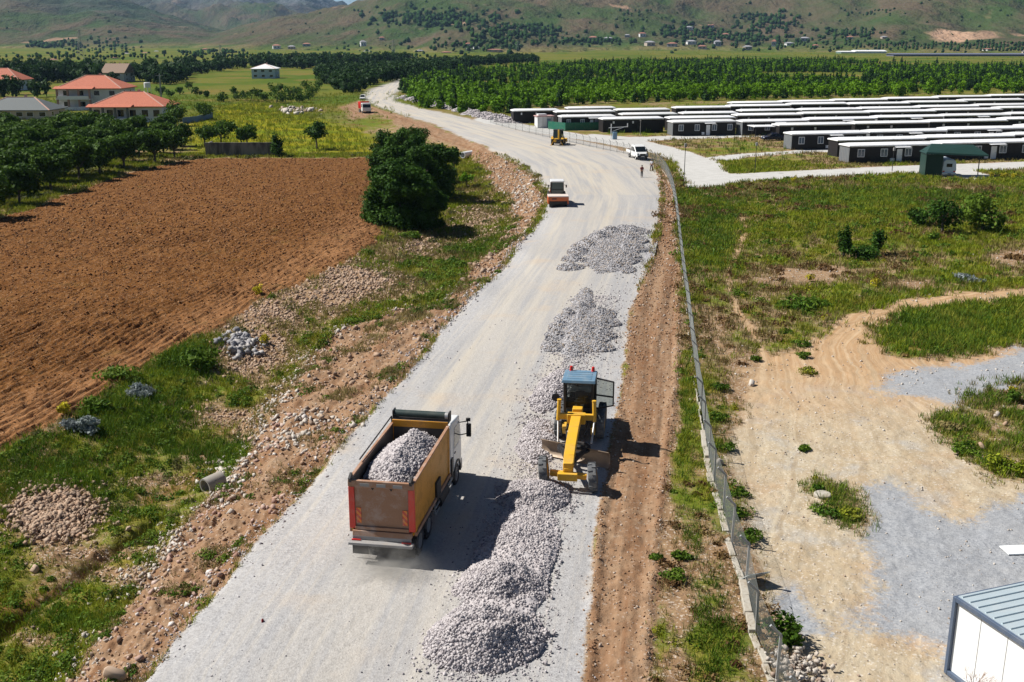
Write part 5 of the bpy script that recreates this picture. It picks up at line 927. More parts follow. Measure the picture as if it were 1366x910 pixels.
# ------------------------------------------------------------ houses on the left
t = NT('red_roof_tiles'); s = t.n('ShaderNodeSeparateXYZ'); t.l(t.obj(), s.inputs[0]); M_TILE = t.fin(t.mix(t.noise(2.5, 5, t.obj()), (.33, .085, .042), (.50, .17, .10)), .8, t.bump(t.math('FRACT', t.math('MULTIPLY', s.outputs[0], 3)), .6, .06))
M_GROOF = paint('grey_roof_sheet', (.10, .115, .115), .7, .3, (.2, .2, .18)); M_WALLW = paint('white_render', (.58, .60, .62), .9, .25, (.42, .38, .33)); M_BRICK = paint('pink_pillar', (.36, .22, .19), .9, .3); M_WALLT = paint('tan_render', (.50, .44, .36), .9, .3)
def house(xl, xr, yb, ye, rise, depth, label, roof=M_TILE, wall=M_WALLW, storeys=1, rz=0, nwin=4, z=None, porch=False, hip=True, flat=False, chim=True, name='house', cat='house'):
    a, b_ = G(xl, yb), G(xr, yb); w = (b_ - a).length; sc_ = F / (a.y * cP + (H - a.z) * sP); he = (yb - ye) / sc_ / .97
    o = empty(name, (a.x, a.y, a.z), rz, label, cat); m = MB(); m.box((w/2, depth/2, he/2), (w, depth, he)); m.build('wall', wall, o)
    v = .7; m = MB()
    if flat: m.box((w/2, depth/2, he + .15), (w + .5, depth + .5, .3))
    else:
        i = depth/2 if hip else -v + .01; P = [(-v, -v, he), (w + v, -v, he), (w + v, depth + v, he), (-v, depth + v, he), (max(i, 0) if hip else -v, depth/2, he + rise), (w - max(i, 0) if hip else w + v, depth/2, he + rise)]
        if hip and w < depth + .5: P[4] = (w/2 - .1, depth/2, he + rise); P[5] = (w/2 + .1, depth/2, he + rise)
        m.add(P, [(3, 2, 1, 0), (0, 1, 5, 4), (1, 2, 5), (2, 3, 4, 5), (3, 0, 4)]); m.box((w/2, depth/2, he - .13), (w + 1.3, depth + 1.3, .2))
    rf = m.build('roof', roof, o)
    if not flat and hip:
        q = MB(); q.bar(P[4], P[5], .35, .2); [q.bar(P[a_], P[b__], .3, .16) for a_, b__ in ((0, 4), (1, 5))]; q.build('ridge_tiles', paint('pale_ridge', (.55, .33, .26), .8), rf)
    if chim: q = MB(); q.box((w * .55, depth * .6, he + rise * .9), (.6, .6, 1.6)); q.build('chimney', M_BRICK, rf)
    hs = he / storeys
    for st in range(storeys):
        for k in range(nwin):
            x = w * (k + .5) / nwin + random.uniform(-.2, .2); wd = min(1.6, w / nwin * .55); f = MB(); f.box((x, -.03, st * hs + hs * .56), (wd + .2, .1, hs * .42 + .2)); fr = f.build('window', M_FRAME, o); q = MB(); q.box((x, -.09, st * hs + hs * .56), (wd, .04, hs * .42)); q.build('pane', K_GLS, fr)
        for k in range(2):
            y = depth * (k + .6) / 2.4; f = MB(); f.box((w + .03, y, st * hs + hs * .56), (.1, 1.5, hs * .4 + .2)); fr = f.build('window', M_FRAME, o); q = MB(); q.box((w + .09, y, st * hs + hs * .56), (.04, 1.2, hs * .4)); q.build('pane', K_GLS, fr)
    if porch:
        for k in range(4): m = MB(); m.box((.3 + k * w * .52 / 3, -1.6, he/2 - .1), (.5, .5, he - .2)); m.build('pillar', M_BRICK if storeys > 1 else M_GROOF, o)
        for st in range(storeys):
            m = MB(); m.box((w * .27, -1.0, st * hs + .1), (w * .56, 1.9, .2)); m.box((w * .27, -1.85, st * hs + .62), (w * .5, .12, .85)); m.build('balcony', M_FRAME, o)
        m = MB(); m.add([(-v, -2.3, he - .05), (w * .6, -2.3, he - .05), (w * .6, 0, he + .55), (-v, 0, he + .55), (-v, -2.3, he - .2), (w * .6, -2.3, he - .2), (w * .6, 0, he - .1), (-v, 0, he - .1)], [(0, 1, 2, 3), (7, 6, 5, 4), (0, 4, 5, 1), (1, 5, 6, 2), (2, 6, 7, 3), (3, 7, 4, 0)]); m.build('porch_roof', roof, o)
    return o
house(80, 163, 147, 119.5, 3.6, 13, 'two storey white house with red tiled roof and pink pillars', storeys=2, nwin=4, porch=True)
house(124, 219, 163, 143, 3.4, 13, 'one storey white house with a broad red tiled roof behind the dark orchard', nwin=6, porch=True)
house(-28, 66, 160, 147.5, 3.0, 11, 'low house with dark grey hipped roof at the left edge of the photo', roof=M_GROOF, nwin=6, wall=M_WALLT)
house(-30, 28, 121, 107.5, 4.5, 13, 'pale house with red roof at the upper left edge behind trees', storeys=2, nwin=4, chim=False)
house(137, 165, 110, 98, 4.2, 16, 'white two storey house with brown gable roof on the plain behind the red roofs', roof=paint('brown_roof', (.24, .16, .11), .8), storeys=2, nwin=2, hip=False)
house(66, 79, 99, 95.5, 3, 12, 'small red roofed house among the far trees at the upper left', chim=False, nwin=2)
house(95, 121, 101, 92.5, 0, 12, 'flat roofed dark blue grey building among the far left trees', wall=paint('slate_wall', (.10, .13, .18), .8), roof=M_CROOF, flat=True, chim=False, nwin=5)
gh = house(336, 366, 105, 92.5, 2.4, 12, 'three storey pale blue and white villa with red roof cap on the green plain', storeys=2, nwin=3, wall=paint('pale_blue_render', (.50, .58, .66), .8), roof=paint('white_terrace', (.7, .7, .7), .6)); 
wt = G(185, 141); m = MB(); m.lathe([(0, 0), (0, 1.05), (1.5, 1.05), (1.62, .9), (1.62, 0)], (0, 0, 0), 'Z', 20); [m.cyl((1.0 * math.cos(a), 1.0 * math.sin(a), -5.2), (1.0 * math.cos(a), 1.0 * math.sin(a), 0), .08) for a in (0, 1.57, 3.14, 4.71)]; o = m.build('water_tank', K_WHT, loc=(wt.x + .3, wt.y + 9, wt.z + 5.2)); o.rotation_euler = (0, 0, .4); tag(o, 'round white water tank on legs behind the red roofed house', 'water tank')
up = G(216, 140); m = MB(); m.box((0, 0, 5), (.5, .3, 10), taper=(.6, .6)); m.bar((-1.2, 0, 9.4), (1.2, 0, 9.4), .14); tag(m.build('utility_pole', paint('concrete_pole', (.34, .34, .33), .9), loc=(up.x, up.y, up.z - .2)), 'grey concrete utility pole right of the red roofed houses', 'pole')
bf = [G(244, 165), G(262, 163), G(284, 157)]; m = MB()
for i in range(2): a, b_ = bf[i], bf[i + 1]; m.bar((a.x, a.y, a.z + .75), (b_.x, b_.y, b_.z + .75), .08, 1.5)
tag(m.build('screen_fence', paint('blue_sheet', (.08, .16, .30), .6, .3)), 'blue sheet fence under a tree beside the yellow field', 'fence')
# ------------------------------------------------------------ trees
OG = 'dark orchard trees left of the ploughed field'
orch = [make_tree('orchard_tree', blobs_round(2.9, 2.8, 1.3, 5.4, 13, 10 + i), 2200, .30, 60 + i, 2.6, .16, limbs_(5, 1.9, 1.3, 1.8, i), F_ORCH, 'dark green orchard tree in the dense rows left of the ploughed field', 'tree', OG) for i in range(4)]
fr = [(26,273),(68,256),(106,240),(133,234),(166,225),(207,217),(233,210),(-20,292),(-70,312)]
opoly = Gn([(-330,420),(-70,308),(26,268),(106,236),(166,221),(236,205),(262,197),(250,192),(225,186),(120,186),(0,181),(-250,184)])
ox, oy = opoly[:, 0], opoly[:, 1]; a0 = G(26, 273); a1 = G(233, 210); e1 = (a1 - a0).normalized(); e2 = Vector((-e1.y, e1.x, 0)); fst = {0, 1, 2, 3}
def put_orch(x, y, s, label=None):
    k = random.randrange(4); f = k in fst; fst.discard(k); return place(orch[k], x, y, s, first=f, dz=-.1, label=label)
pos = [G(*p) for p in fr]
for i, p in enumerate(pos): put_orch(p.x, p.y, random.uniform(.92, 1.12))
nO = 0
for i in range(-14, 34):
    for j in range(1, 26):
        v = a0 + e1 * (i * 7.2 + random.uniform(-1, 1)) + e2 * (j * 6.6 + random.uniform(-1, 1)); u_, w_ = W2P(v.x, v.y, -.6)
        if pin(opoly, v.x, v.y) > 0 and -140 < u_ < 300 and nO < 260: put_orch(v.x, v.y, random.uniform(.85, 1.15)); nO += 1
for k in list(fst): place(orch[k], pos[0].x - 30, pos[0].y + 5, 1, first=True)
print('orchard', nO)
# the big dark walnut trees in front of the field
def big(px, py, rx, ry, z0, z1, n, seed, label, leaf=F_DARK, ls=.30, th=4, k=26):
    qq = random.Random(seed + 900); BL = []
    for i in range(17):
        th_ = i * 2.4 + qq.uniform(-.5, .5); f_ = qq.uniform(.25, .82); zz = z0 + (z1 - z0) * (.16 + .70 * qq.random() * (1 - .35 * f_)); s_ = qq.uniform(.34, .54)
        BL += [(b_[0] + math.cos(th_) * rx * f_, b_[1] + math.sin(th_) * ry * f_, b_[2] + zz, *b_[3:]) for b_ in blobs_round(rx * s_, ry * s_, -(z1 - z0) * .17 * s_ / .4, (z1 - z0) * .17 * s_ / .4, 7, seed * 50 + i, .40, 1.15)[:-1]]
    for i in range(7):
        th_ = i * .9 + .3; BL += [(math.cos(th_) * rx * .58, math.sin(th_) * ry * .58, (z1 - z0) * .17, rx * .34, ry * .34, (z1 - z0) * .17)]
    o = make_tree('walnut_tree', BL, n * 3, ls * .74, seed, th, .34, limbs_(6, rx * .62, th * .6, (z1 - z0) * .4, seed), leaf, label, 'tree'); g0 = G(px, py); place(o, g0.x, g0.y, 1, rz=0, first=True, dz=-.1)
big(536, 302, 5.2, 4.8, .2, 8.8, 15000, 5, 'large dark green tree nearest the camera beside the field corner'); big(562, 264, 5.4, 5.0, .6, 10.4, 14000, 6, 'taller dark green tree just behind the nearest big tree'); big(532, 236, 5.0, 4.6, .6, 10.6, 11000, 7, 'dark green tree at the back of the big tree clump by the field')
def bush_(*a, **k): pass
def bush(px, py, rx, rz_, n, ls, leaf, label, seed, name='shrub', cat='shrub', group=None, k=7, flat=.15):
    V, Q_, tone = leaf_cloud([(b_[0], b_[1], max(b_[2], flat * rz_), b_[3], b_[4], b_[5]) for b_ in blobs_round(rx, rx * .9, -.1 * rz_, rz_, k, seed)], n, ls, seed, .3); V[:, 2] = np.maximum(V[:, 2], -.05); o = mesh_np(name, V, Q_, leaf, attrs=dict(v=tone)); g0 = G(px, py); o.location = (g0.x, g0.y, hz(g0.x, g0.y)); return tag(o, label, cat, group)
def small_tree(px, py, w, h, n, ls, leaf, label, seed, name='young_tree', z0=.25):
    o = make_tree(name, blobs_round(w/2, w/2, h * z0, h, 9, seed), n, ls, seed, h * .5, .05 + .02 * h, limbs_(4, w * .3, h * .35, h * .3, seed), leaf, label, 'tree'); g0 = G(px, py); return place(o, g0.x, g0.y, 1, rz=0, first=True)
bush(500, 296, 1.5, 1.4, 700, .2, F_DARK, 'dark shrub at the left foot of the large tree clump', 170); bush(576, 306, 1.6, 1.2, 700, .2, F_ORCH, 'green shrub at the right foot of the large tree clump', 171); bush(545, 318, 1.4, .8, 500, .18, F_WEED, 'low green shrub below the large tree clump', 172); small_tree(600, 252, 2.6, 3.4, 700, .2, F_ORCH, 'small tree between the big tree clump and the bright young shrub', 173)
small_tree(606, 232, 2.4, 4.6, 700, .2, F_ORCH, 'slim young tree right of the big dark tree clump', 71); small_tree(623, 250, 2.2, 2.4, 600, .2, F_BRI, 'bright green young shrub tree on the grass below the embankment', 72)
small_tree(423, 199, 5.2, 5.4, 1500, .3, F_DARK, 'round topped lone tree standing on the yellow field', 73, z0=.3); small_tree(295, 196, 7, 5, 1300, .32, F_ORCH, 'wide tree behind the left part of the grey wall', 74); small_tree(330, 196, 5.2, 4.6, 1100, .32, F_ORCH, 'round tree behind the middle of the grey wall', 75); small_tree(370, 209, 2.6, 4.4, 700, .28, F_DARK, 'ragged dark shrub at the right end of the grey wall', 76, z0=.05); small_tree(273, 195, 4.2, 4, 700, .3, F_ORCH, 'smaller tree at the left end of the grey wall', 77); small_tree(272, 160, 6, 5, 900, .32, F_ORCH, 'tree over the blue sheet fence', 78); small_tree(232, 168, 7, 6, 1200, .34, F_ORCH, 'tree hiding the right corner of the red roofed house', 79)
small_tree(1310, 309, 5.2, 4.2, 1800, .24, F_WEED, 'broad green tree on the right meadow', 81, z0=.05); small_tree(1257, 312, 3.6, 4.4, 1300, .2, F_DARK, 'dark upright tree left of the broad tree on the meadow', 82, z0=.03); small_tree(1221, 300, 2.9, 2.0, 600, .22, F_DARK, 'low dark shrub left of the dark upright tree', 83, z0=0)
small_tree(1125, 345, 1.6, 3.4, 700, .18, F_DARK, 'slim dark conifer on the meadow at the left of a low thicket', 84, z0=.02); small_tree(1171, 341, 1.7, 2.9, 650, .18, F_DARK, 'slim dark conifer on the meadow at the right of a low thicket', 85, z0=.02); bush(1147, 344, 2.4, 1.1, 700, .2, F_DARK, 'low dark thicket between two slim conifers on the meadow', 86)
bush(1245, 322, .8, 1.1, 300, .16, F_WEED, 'small green sapling in front of the dark upright tree', 87)
bush(112, 578, 1.05, .9, 1300, .11, F_BLU, 'blue grey bush at the field edge, nearest the lower left', 88); bush(262, 490, 1.6, 1.6, 1000, .17, F_WEED, 'green bush at the corner of the ploughed field above the stone bank', 89); bush(190, 530, 1.05, .9, 1200, .11, F_BLU, 'grey purple bush between the blue grey bush and the green bush', 90); bush(128, 545, 1.0, .7, 400, .14, F_WEED, 'low green bush beside the blue grey bush', 91); bush(170, 505, 1.6, .8, 500, .14, F_WEED, 'dark bush on the ditch slope', 92)
bush(1350, 535, .45, .9, 260, .12, F_WEED, 'upright weed with yellow flowers on the yard island', 93); bush(1350, 522, .28, .35, 140, .08, F_YEL, 'yellow flower head of the weed on the yard island', 193, name='flower_head', cat='flower'); bush(1270, 573, .8, .45, 300, .12, F_DRY, 'dry leafy weed at the left end of the yard island', 94); bush(1288, 605, .9, .55, 420, .12, F_WEED, 'green weed clump on the yard island', 95); bush(1345, 630, 1.3, .7, 600, .12, F_GRS, 'grassy clump at the lower edge of the yard island', 96); bush(1045, 858, .85, 1.1, 500, .12, F_ORCH, 'olive shrub beside the fence in the yard', 97); bush(1075, 410, 2.2, 1.0, 500, .2, F_WEED, 'low green bush left of the dirt track bend', 98); bush(1290, 374, 1.5, .7, 420, .16, F_BLU, 'blue grey thistle bush above the dirt track', 99)
for (x, y, r_) in ((1070,462,.9),(1072,478,.7),(1073,498,1.0),(1075,600,.5),(1100,690,.9),(1128,690,.8),(1090,655,.5),(1232,290,2),(985,395,1.2),(948,300,1.6),(930,330,1.2),(960,520,.8),(955,560,.9),(966,600,.7),(985,690,.8),(1003,720,.9),(985,660,.7),(1010,480,.7),(900,770,.7),(907,745,.6),(877,745,.4)): bush(x, y, r_ * .85, r_ * .5, 420, .085, random.choice([F_GRS, F_WEED, F_WEED]), 'low green weed clump growing on the right side of the site', int(x + y), 'weed_clump', 'weed', 'weed clumps on the right side of the site', k=6)
for (x, y, r_) in ((1323,238,.9),(1338,238,.9),(1352,238,.8),(1058,243,1.0),(1166,382,.9),(1082,374,.8),(345,392,.9),(352,462,.8),(85,555,.7)): bush(x, y, r_ * .7, r_ * 1.1, 160, .12, F_YEL, 'tall yellow flowering weed on the grass', int(x * 3 + y), 'flowering_weed', 'weed', 'yellow flowering weeds', k=3)
# ------------------------------------------------------------ young forest behind the camp
con = [make_tree('conifer', [(0, 0, .5 + 3.6 * f, 1.05 * (1 - f) + .12, 1.05 * (1 - f) + .12, .42) for f in np.linspace(.02, 1, 8)], 170, .42, 300 + i, 3.5, .09, [], F_CON, 'slim dark conifer in the young forest behind the camp', 'tree', 'conifers in the young forest', True) for i in range(3)]
dec = [make_tree('young_tree', blobs_round(1.7, 1.6, .2, 3.2, 6, 320 + i), 190, .44, 320 + i, 1.6, .08, [], F_BRI, 'bright green bushy tree in the young forest behind the camp', 'tree', 'bushy trees in the young forest', True) for i in range(3)]
cand = []
FPW = PW['forest']; r = np.random.default_rng(12)
gx_, gy_ = np.meshgrid(np.arange(-60, 520, 4.3), np.arange(225, 940, 4.6)); gx_ = (gx_ + r.uniform(-1.3, 1.3, gx_.shape)).ravel(); gy_ = (gy_ + r.uniform(-1.3, 1.3, gy_.shape)).ravel()
ins = inside_d(gx_, gy_, FPW); u_, v_ = W2P(gx_, gy_, -.3); cl = fbm(gx_ * .012, gy_ * .010, 3, 55)
clear = ((np.abs(u_ - 1085) < 70) & (np.abs(v_ - 103) < 6)) | ((np.abs(u_ - 1245) < 130) & (np.abs(v_ - 89) < 3.5)) | ((u_ < 1090) & (np.abs(v_ - 84) < 0))
dens = np.where(v_ > 116, 1.0, np.where(v_ > 103, .72, .8)) - np.where(cl > .28, .6, 0) * (u_ > 640)
ok = (ins > 0) & (u_ < 1420) & ~clear & (r.random(len(u_)) < dens); gx_, gy_, u_, v_ = gx_[ok], gy_[ok], u_[ok], v_[ok]
isc = np.where((v_ > 122), r.random(len(u_)) < .12, np.where(v_ > 100, r.random(len(u_)) < .62, r.random(len(u_)) < .45))
od = np.argsort(-v_); gx_, gy_, isc, v_, u_ = gx_[od], gy_[od], isc[od], v_[od], u_[od]; print('forest', len(gx_))
cnt = [0, 0]; rest = []; used = set()
for x, y, c, uu in zip(gx_, gy_, isc, u_):
    s = random.uniform(.8, 1.35)
    if cnt[int(c)] < 290 and uu < 1380:
        cnt[int(c)] += 1; k = random.randrange(3); src = (con if c else dec)[k]; f = src.name not in used; used.add(src.name); place(src, x, y, s, z=-.4, first=f, sz=s * random.uniform(.9, 1.25))
    else: rest.append((x, y, s, c))
def merged(name, protos, items, mat, label, cat, group=None, jit=.25):
    Vs, Fs, As = [], [], []; off = 0; dat = []
    for p in protos:
        n = len(p.data.vertices); co = np.empty(n * 3, np.float32); p.data.vertices.foreach_get('co', co); av = np.empty(n, np.float32); p.data.attributes['v'].data.foreach_get('value', av); li = np.empty(len(p.data.loops), np.int32); p.data.loops.foreach_get('vertex_index', li); dat.append((co.reshape(-1, 3), li.reshape(-1, 4), av))
    for (x, y, s, z) in items:
        co, f, av = dat[random.randrange(len(dat))]; a = random.random() * 6.28; ca, sa = math.cos(a), math.sin(a); Rm = np.array([[ca, -sa, 0], [sa, ca, 0], [0, 0, random.uniform(.85, 1.25)]])
        Vs.append((co * s) @ Rm.T + (x, y, z)); Fs.append(f + off); As.append(av + random.uniform(-jit, jit)); off += len(co)
    o = mesh_np(name, np.concatenate(Vs), np.concatenate(Fs), mat, attrs=dict(v=np.clip(np.concatenate(As), 0, 1))); return tag(o, label, cat, group, 'stuff')
merged('conifer_wood', con, [(x, y, s, -.4) for x, y, s, c in rest if c], F_CON, 'dark conifers filling the far part of the young forest', 'forest'); merged('broadleaf_wood', dec, [(x, y, s, -.4) for x, y, s, c in rest if not c], F_BRI, 'bright green trees filling the far part of the young forest', 'forest')
# orchards and tree belts across the plain, left and centre
def belt(name, pts, n, sz, seed, label, proto=dec, mat=F_FAR):
    q = np.random.default_rng(seed); poly = Gn(pts) if len(pts) > 2 else None; x0, y0 = poly.min(0); x1, y1 = poly.max(0); it = []; tries = 0
    X_ = q.uniform(x0, x1, n * 12); Y_ = q.uniform(y0, y1, n * 12); k = inside_d(X_, Y_, poly) > 0
    for x, y in list(zip(X_[k], Y_[k]))[:n]: it.append((x, y, sz * q.uniform(.7, 1.25), hz(x, y) - .2))
    return merged(name, proto, it, mat, label, 'tree belt')
belt('orchard_belt', [(420,104),(440,98),(520,93),(560,88),(700,80),(720,83),(640,88),(600,95),(570,101),(500,113),(470,126),(438,117)], 900, 1.55, 3, 'dark orchard belt left of the far end of the road')
belt('tree_belt', [(-300,97),(60,96),(200,98),(240,92),(420,84),(560,82),(430,93),(330,91),(260,101),(232,114),(190,112),(60,112),(30,114),(-300,122)], 950, 2.0, 4, 'dark belt of trees behind the houses at the upper left')
belt('tree_belt', [(-400,150),(-300,120),(-20,122),(20,124),(70,128),(70,131),(0,133),(-50,140)], 90, 2.0, 14, 'trees around the houses at the left edge')
ig = 'scattered small trees on the green plain'
for i, (x, y, w, h) in enumerate([(263,128,4,4),(299,136,5,4.5),(318,134,5,4.5),(336,135,6,5),(352,135,5,4.5),(369,138,6,6),(381,137,6,6),(388,131,6,6),(393,127,5,5),(400,137,4,4),(412,134,6,6),(418,130,6,6),(410,124,6,6),(424,120,6,6),(363,125,5,5),(375,122,4,4),(430,112,7,7),(345,130,4,4),(312,127,4,4),(276,130,3,3),(240,126,4,4),(226,130,3.5,3.5),(214,126,4,4),(200,136,4,4),(252,120,4,4)]):
    o = make_tree('field_tree', blobs_round(w/2, w/2, .1, h * .85, 6, 400 + i), 260, .42, 400 + i, h * .4, .12, [], F_ORCH, 'small dark round tree scattered on the green plain left of the road', 'tree', ig, True); g0 = G(x, y); place(o, g0.x, g0.y, 1, first=True)
# ------------------------------------------------------------ trees, villages, pylons on the hills
q = np.random.default_rng(77); DP = []
def scatter(cx, cy, rx, ry, n, s0, s1):
    for _ in range(n): DP.append((cx + q.normal() * rx, cy + q.normal() * ry, q.uniform(s0, s1)))
scatter(600, 27, 38, 7, 190, 9, 17); scatter(690, 46, 32, 6, 170, 9, 16); scatter(560, 20, 40, 6, 30, 6, 10); scatter(650, 62, 40, 4, 90, 9, 15); scatter(900, 45, 30, 5, 90, 9, 15); scatter(1000, 32, 20, 8, 90, 9, 16); scatter(965, 52, 40, 5, 70, 9, 15); scatter(170, 63, 30, 8, 110, 6, 11); scatter(110, 62, 14, 2, 40, 10, 16); scatter(310, 72, 20, 2, 40, 8, 14); scatter(780, 58, 40, 2, 60, 9, 16); scatter(1100, 47, 25, 3, 60, 8, 13); scatter(1000, 60, 60, 5, 60, 9, 13); scatter(1200, 62, 110, 3.0, 260, 6, 10); scatter(1300, 66, 70, 3, 160, 6, 10); scatter(1180, 25, 120, 14, 22, 4, 8); scatter(1130, 18, 14, 3, 22, 5, 8); scatter(450, 40, 80, 14, 22, 4, 7); scatter(900, 20, 200, 14, 24, 5, 9); scatter(80, 30, 120, 18, 12, 5, 9); scatter(840, 22, 16, 5, 30, 5, 9); scatter(400, 78, 90, 2, 120, 8, 12); scatter(110, 78, 80, 3, 120, 6, 11); scatter(520, 70, 60, 5, 50, 6, 9)
pts = np.array([[*hill_hit(a, b_), s] for a, b_, s in DP if b_ > 1]); V, Fq, tn = stone_arrays(pts[:, :3] + [0, 0, 1] * (pts[:, 3:4] * .25), pts[:, 3] * .62 * np.clip(pts[:, 1] / 2800, .3, 1.6), 78, .9)
t = NT('distant_foliage'); M_DF = t.fin(t.mix(t.attr('v'), (.014, .034, .014), (.034, .070, .018)), .95, None, 0, 0); tag(mesh_np('distant_trees', V, Fq, M_DF, attrs=dict(v=tn)), 'dark scattered trees and copses over the far hillsides', 'trees', kind='stuff')
VB = [(391,65,12,6),(410,66,10,5),(430,62,12,5),(499,62,9,8),(520,55,8,5),(470,76,14,4),(555,77,9,4),(570,70,10,4),(600,72,14,4),(640,66,9,4),(660,70,20,4),(505,70,12,3),(630,63,10,6),(690,63,10,5),(586,78,6,3),(628,68,8,4),(785,55,14,6),(800,55,12,6),(845,50,10,6),(853,62,14,7),(880,63,14,6),(905,60,14,6),(920,65,14,5),(935,62,10,8),(945,50,10,6),(975,67,12,6),(1008,62,7,9),(1027,61,12,5),(1060,64,10,5),(1046,55,14,6),(1101,53,10,5),(1142,52,9,4),(930,38,10,5),(900,40,14,5),(940,45,8,4),(825,50,8,4),(1275,68,14,4),(1320,72,10,4),(230,72,10,3),(242,70,7,3),(305,68,7,4),(205,73,8,3),(110,83,14,4),(88,82,12,4),(190,79,8,3)]
wc = [paint('far_white_render', (.62, .62, .60), .9, .1), paint('far_tan_render', (.45, .37, .30), .9, .1), paint('far_grey_render', (.34, .35, .38), .9, .1)]; rcs = [paint('far_red_roof', (.30, .13, .09), .9, .1), paint('far_grey_roof', (.28, .28, .30), .9, .1)]
for i, (x, y, w, h) in enumerate(VB):
    p = hill_hit(x, y); sc_ = p.y * 1.0 / F; W_, Hh_ = w * sc_ * .8, h * sc_ * .75; o = empty('village_house', (p.x, p.y, p.z - 1), R(random.uniform(-25, 25)), 'tiny distant house in the villages at the foot of the hills', 'house', 'distant village houses')
    m = MB(); m.box((0, 0, Hh_/2), (W_, W_ * .8, Hh_)); m.build('wall', wc[i % 3], o); m = MB(); v = W_ * .06; m.add([(-W_/2 - v, -W_*.4 - v, Hh_), (W_/2 + v, -W_*.4 - v, Hh_), (W_/2 + v, W_*.4 + v, Hh_), (-W_/2 - v, W_*.4 + v, Hh_), (-W_*.2, 0, Hh_ * 1.35), (W_*.2, 0, Hh_ * 1.35)], [(3, 2, 1, 0), (0, 1, 5, 4), (1, 2, 5), (2, 3, 4, 5), (3, 0, 4)]); m.build('roof', rcs[i % 2], o)
    m = MB(); [m.box((x_ * W_, -W_ * .4 - .1, Hh_ * .55), (W_ * .16, .2, Hh_ * .3)) for x_ in (-.25, .2)]; m.build('windows', K_GLS, o)
for (xa, xb, y, h, lb, mt) in ((1109, 1149, 73, 5, 'long white warehouse at the foot of the hills', M_CROOF), (1089, 1108, 73, 4, 'pale blue green warehouse left of the long white one', paint('teal_shed', (.30, .45, .45), .7, .1)), (1157, 1330, 76, 4, 'long dark blue grey row of sheds on the far plain', paint('dark_sheds', (.12, .13, .19), .8, .1))):
    a, b_ = hill_hit(xa, y), hill_hit(xb, y); w = b_.x - a.x; hh_ = h * a.y / F; o = empty('warehouse', (a.x, a.y, a.z), 0, lb, 'warehouse'); m = MB(); m.box((w/2, 12, hh_ * .4), (w, 24, hh_ * .8)); m.build('wall', mt, o); m = MB(); m.prism([(-1, hh_ * .8), (25, hh_ * .8), (12, hh_ * 1.1)], -1, w + 1, 'X'); m.build('roof', mt if 'dark' in lb else M_CROOF, o)
for (x, y, h, lb) in ((535, 79, 24, 'lattice pylon at the foot of the middle hill'), (150, 76, 34, 'lattice pylon rising behind the houses at the left'), (22, 84, 20, 'lattice pylon near the left edge of the plain'), (689, 74, 18, 'lattice pylon right of the middle on the far plain'), (323, 84, 20, 'lattice pylon in front of the left hills')):
    p = hill_hit(x, y); k = h * p.y / F; o = empty('pylon', (p.x, p.y, p.z), 0, lb, 'pylon'); m = MB(); w = k * .11
    for sx in (-1, 1):
        for sy in (-1, 1): m.bar((sx * w, sy * w, 0), (sx * w * .15, sy * w * .15, k), k * .010)
    for i in range(6):
        f0, f1 = i / 6, (i + 1) / 6; w0, w1 = w * (1 - .85 * f0), w * (1 - .85 * f1); m.bar((-w0, -w0, k * f0), (w1, -w1, k * f1), k * .006); m.bar((w0, -w0, k * f0), (-w1, -w1, k * f1), k * .006)
    m.build('mast', K_GRY, o)
    for zz in (.72, .84, .95): m = MB(); m.bar((-w * 1.5, 0, k * zz), (w * 1.5, 0, k * zz), k * .012); m.build('cross_arm', K_GRY, o)
# ------------------------------------------------------------ ground cover: grass, weeds, loose stones (nobody could count them)
CA = np.zeros_like(GX); CA[:-1, :-1] = np.abs((GX[:-1, 1:] - GX[:-1, :-1]) * (GY[1:, :-1] - GY[:-1, :-1]))
def sample(w, n, seed, pw=.8):
    r = np.random.default_rng(seed); p = (w * CA ** pw); p[-1] = 0; p[:, -1] = 0; p = p.ravel(); cum = np.cumsum(p); k = np.searchsorted(cum, r.random(n) * cum[-1]); i, j = np.unravel_index(np.clip(k, 0, p.size - 1), GX.shape); i = np.minimum(i, nr - 2); j = np.minimum(j, nc - 2); a, b_ = r.random(n)[:, None], r.random(n)[:, None]
    P3 = np.stack([GX, GY, GZ], -1); P = P3[i, j] + a * (P3[i, j + 1] - P3[i, j]) + b_ * (P3[i + 1, j] - P3[i, j]); return P, DD[i, j], i, j
def blades(P, h, spread, k, wd, seed, tone):
    r = np.random.default_rng(seed); n = len(P); P = np.repeat(P, k, 0); h = np.repeat(h, k) * r.uniform(.5, 1.2, n * k); sp = np.repeat(spread, k); wd = np.repeat(wd, k); N = n * k
    th = r.random(N) * 6.283; rad = sp * np.sqrt(r.random(N)); base = P + np.stack([np.cos(th) * rad, np.sin(th) * rad, np.full(N, -.03)], -1)
    la = r.random(N) * 6.283; ln = h * r.uniform(.15, .75, N); tip = base + np.stack([np.cos(la) * ln, np.sin(la) * ln, h], -1); o = r.random(N) * 6.283; side = np.stack([np.cos(o), np.sin(o), np.zeros(N)], -1) * wd[:, None]
    mid_ = (base + tip) / 2 + np.stack([np.zeros(N), np.zeros(N), h * .12], -1)
    V = np.stack([base - side, base + side, mid_ + side * .8, tip, mid_ - side * .8], 1).reshape(-1, 3); b5 = 5 * np.arange(N)[:, None]
    Fq = np.concatenate([b5 + [[0, 1, 2, 4]], b5 + [[4, 2, 3, 3]]])[: N]          # lower quad
    Ft = b5 + [[4, 2, 3]]
    tn = np.clip(np.repeat(tone, k) + r.normal(0, .14, N), 0, 1); return V, Fq, Ft, np.repeat(tn, 5)
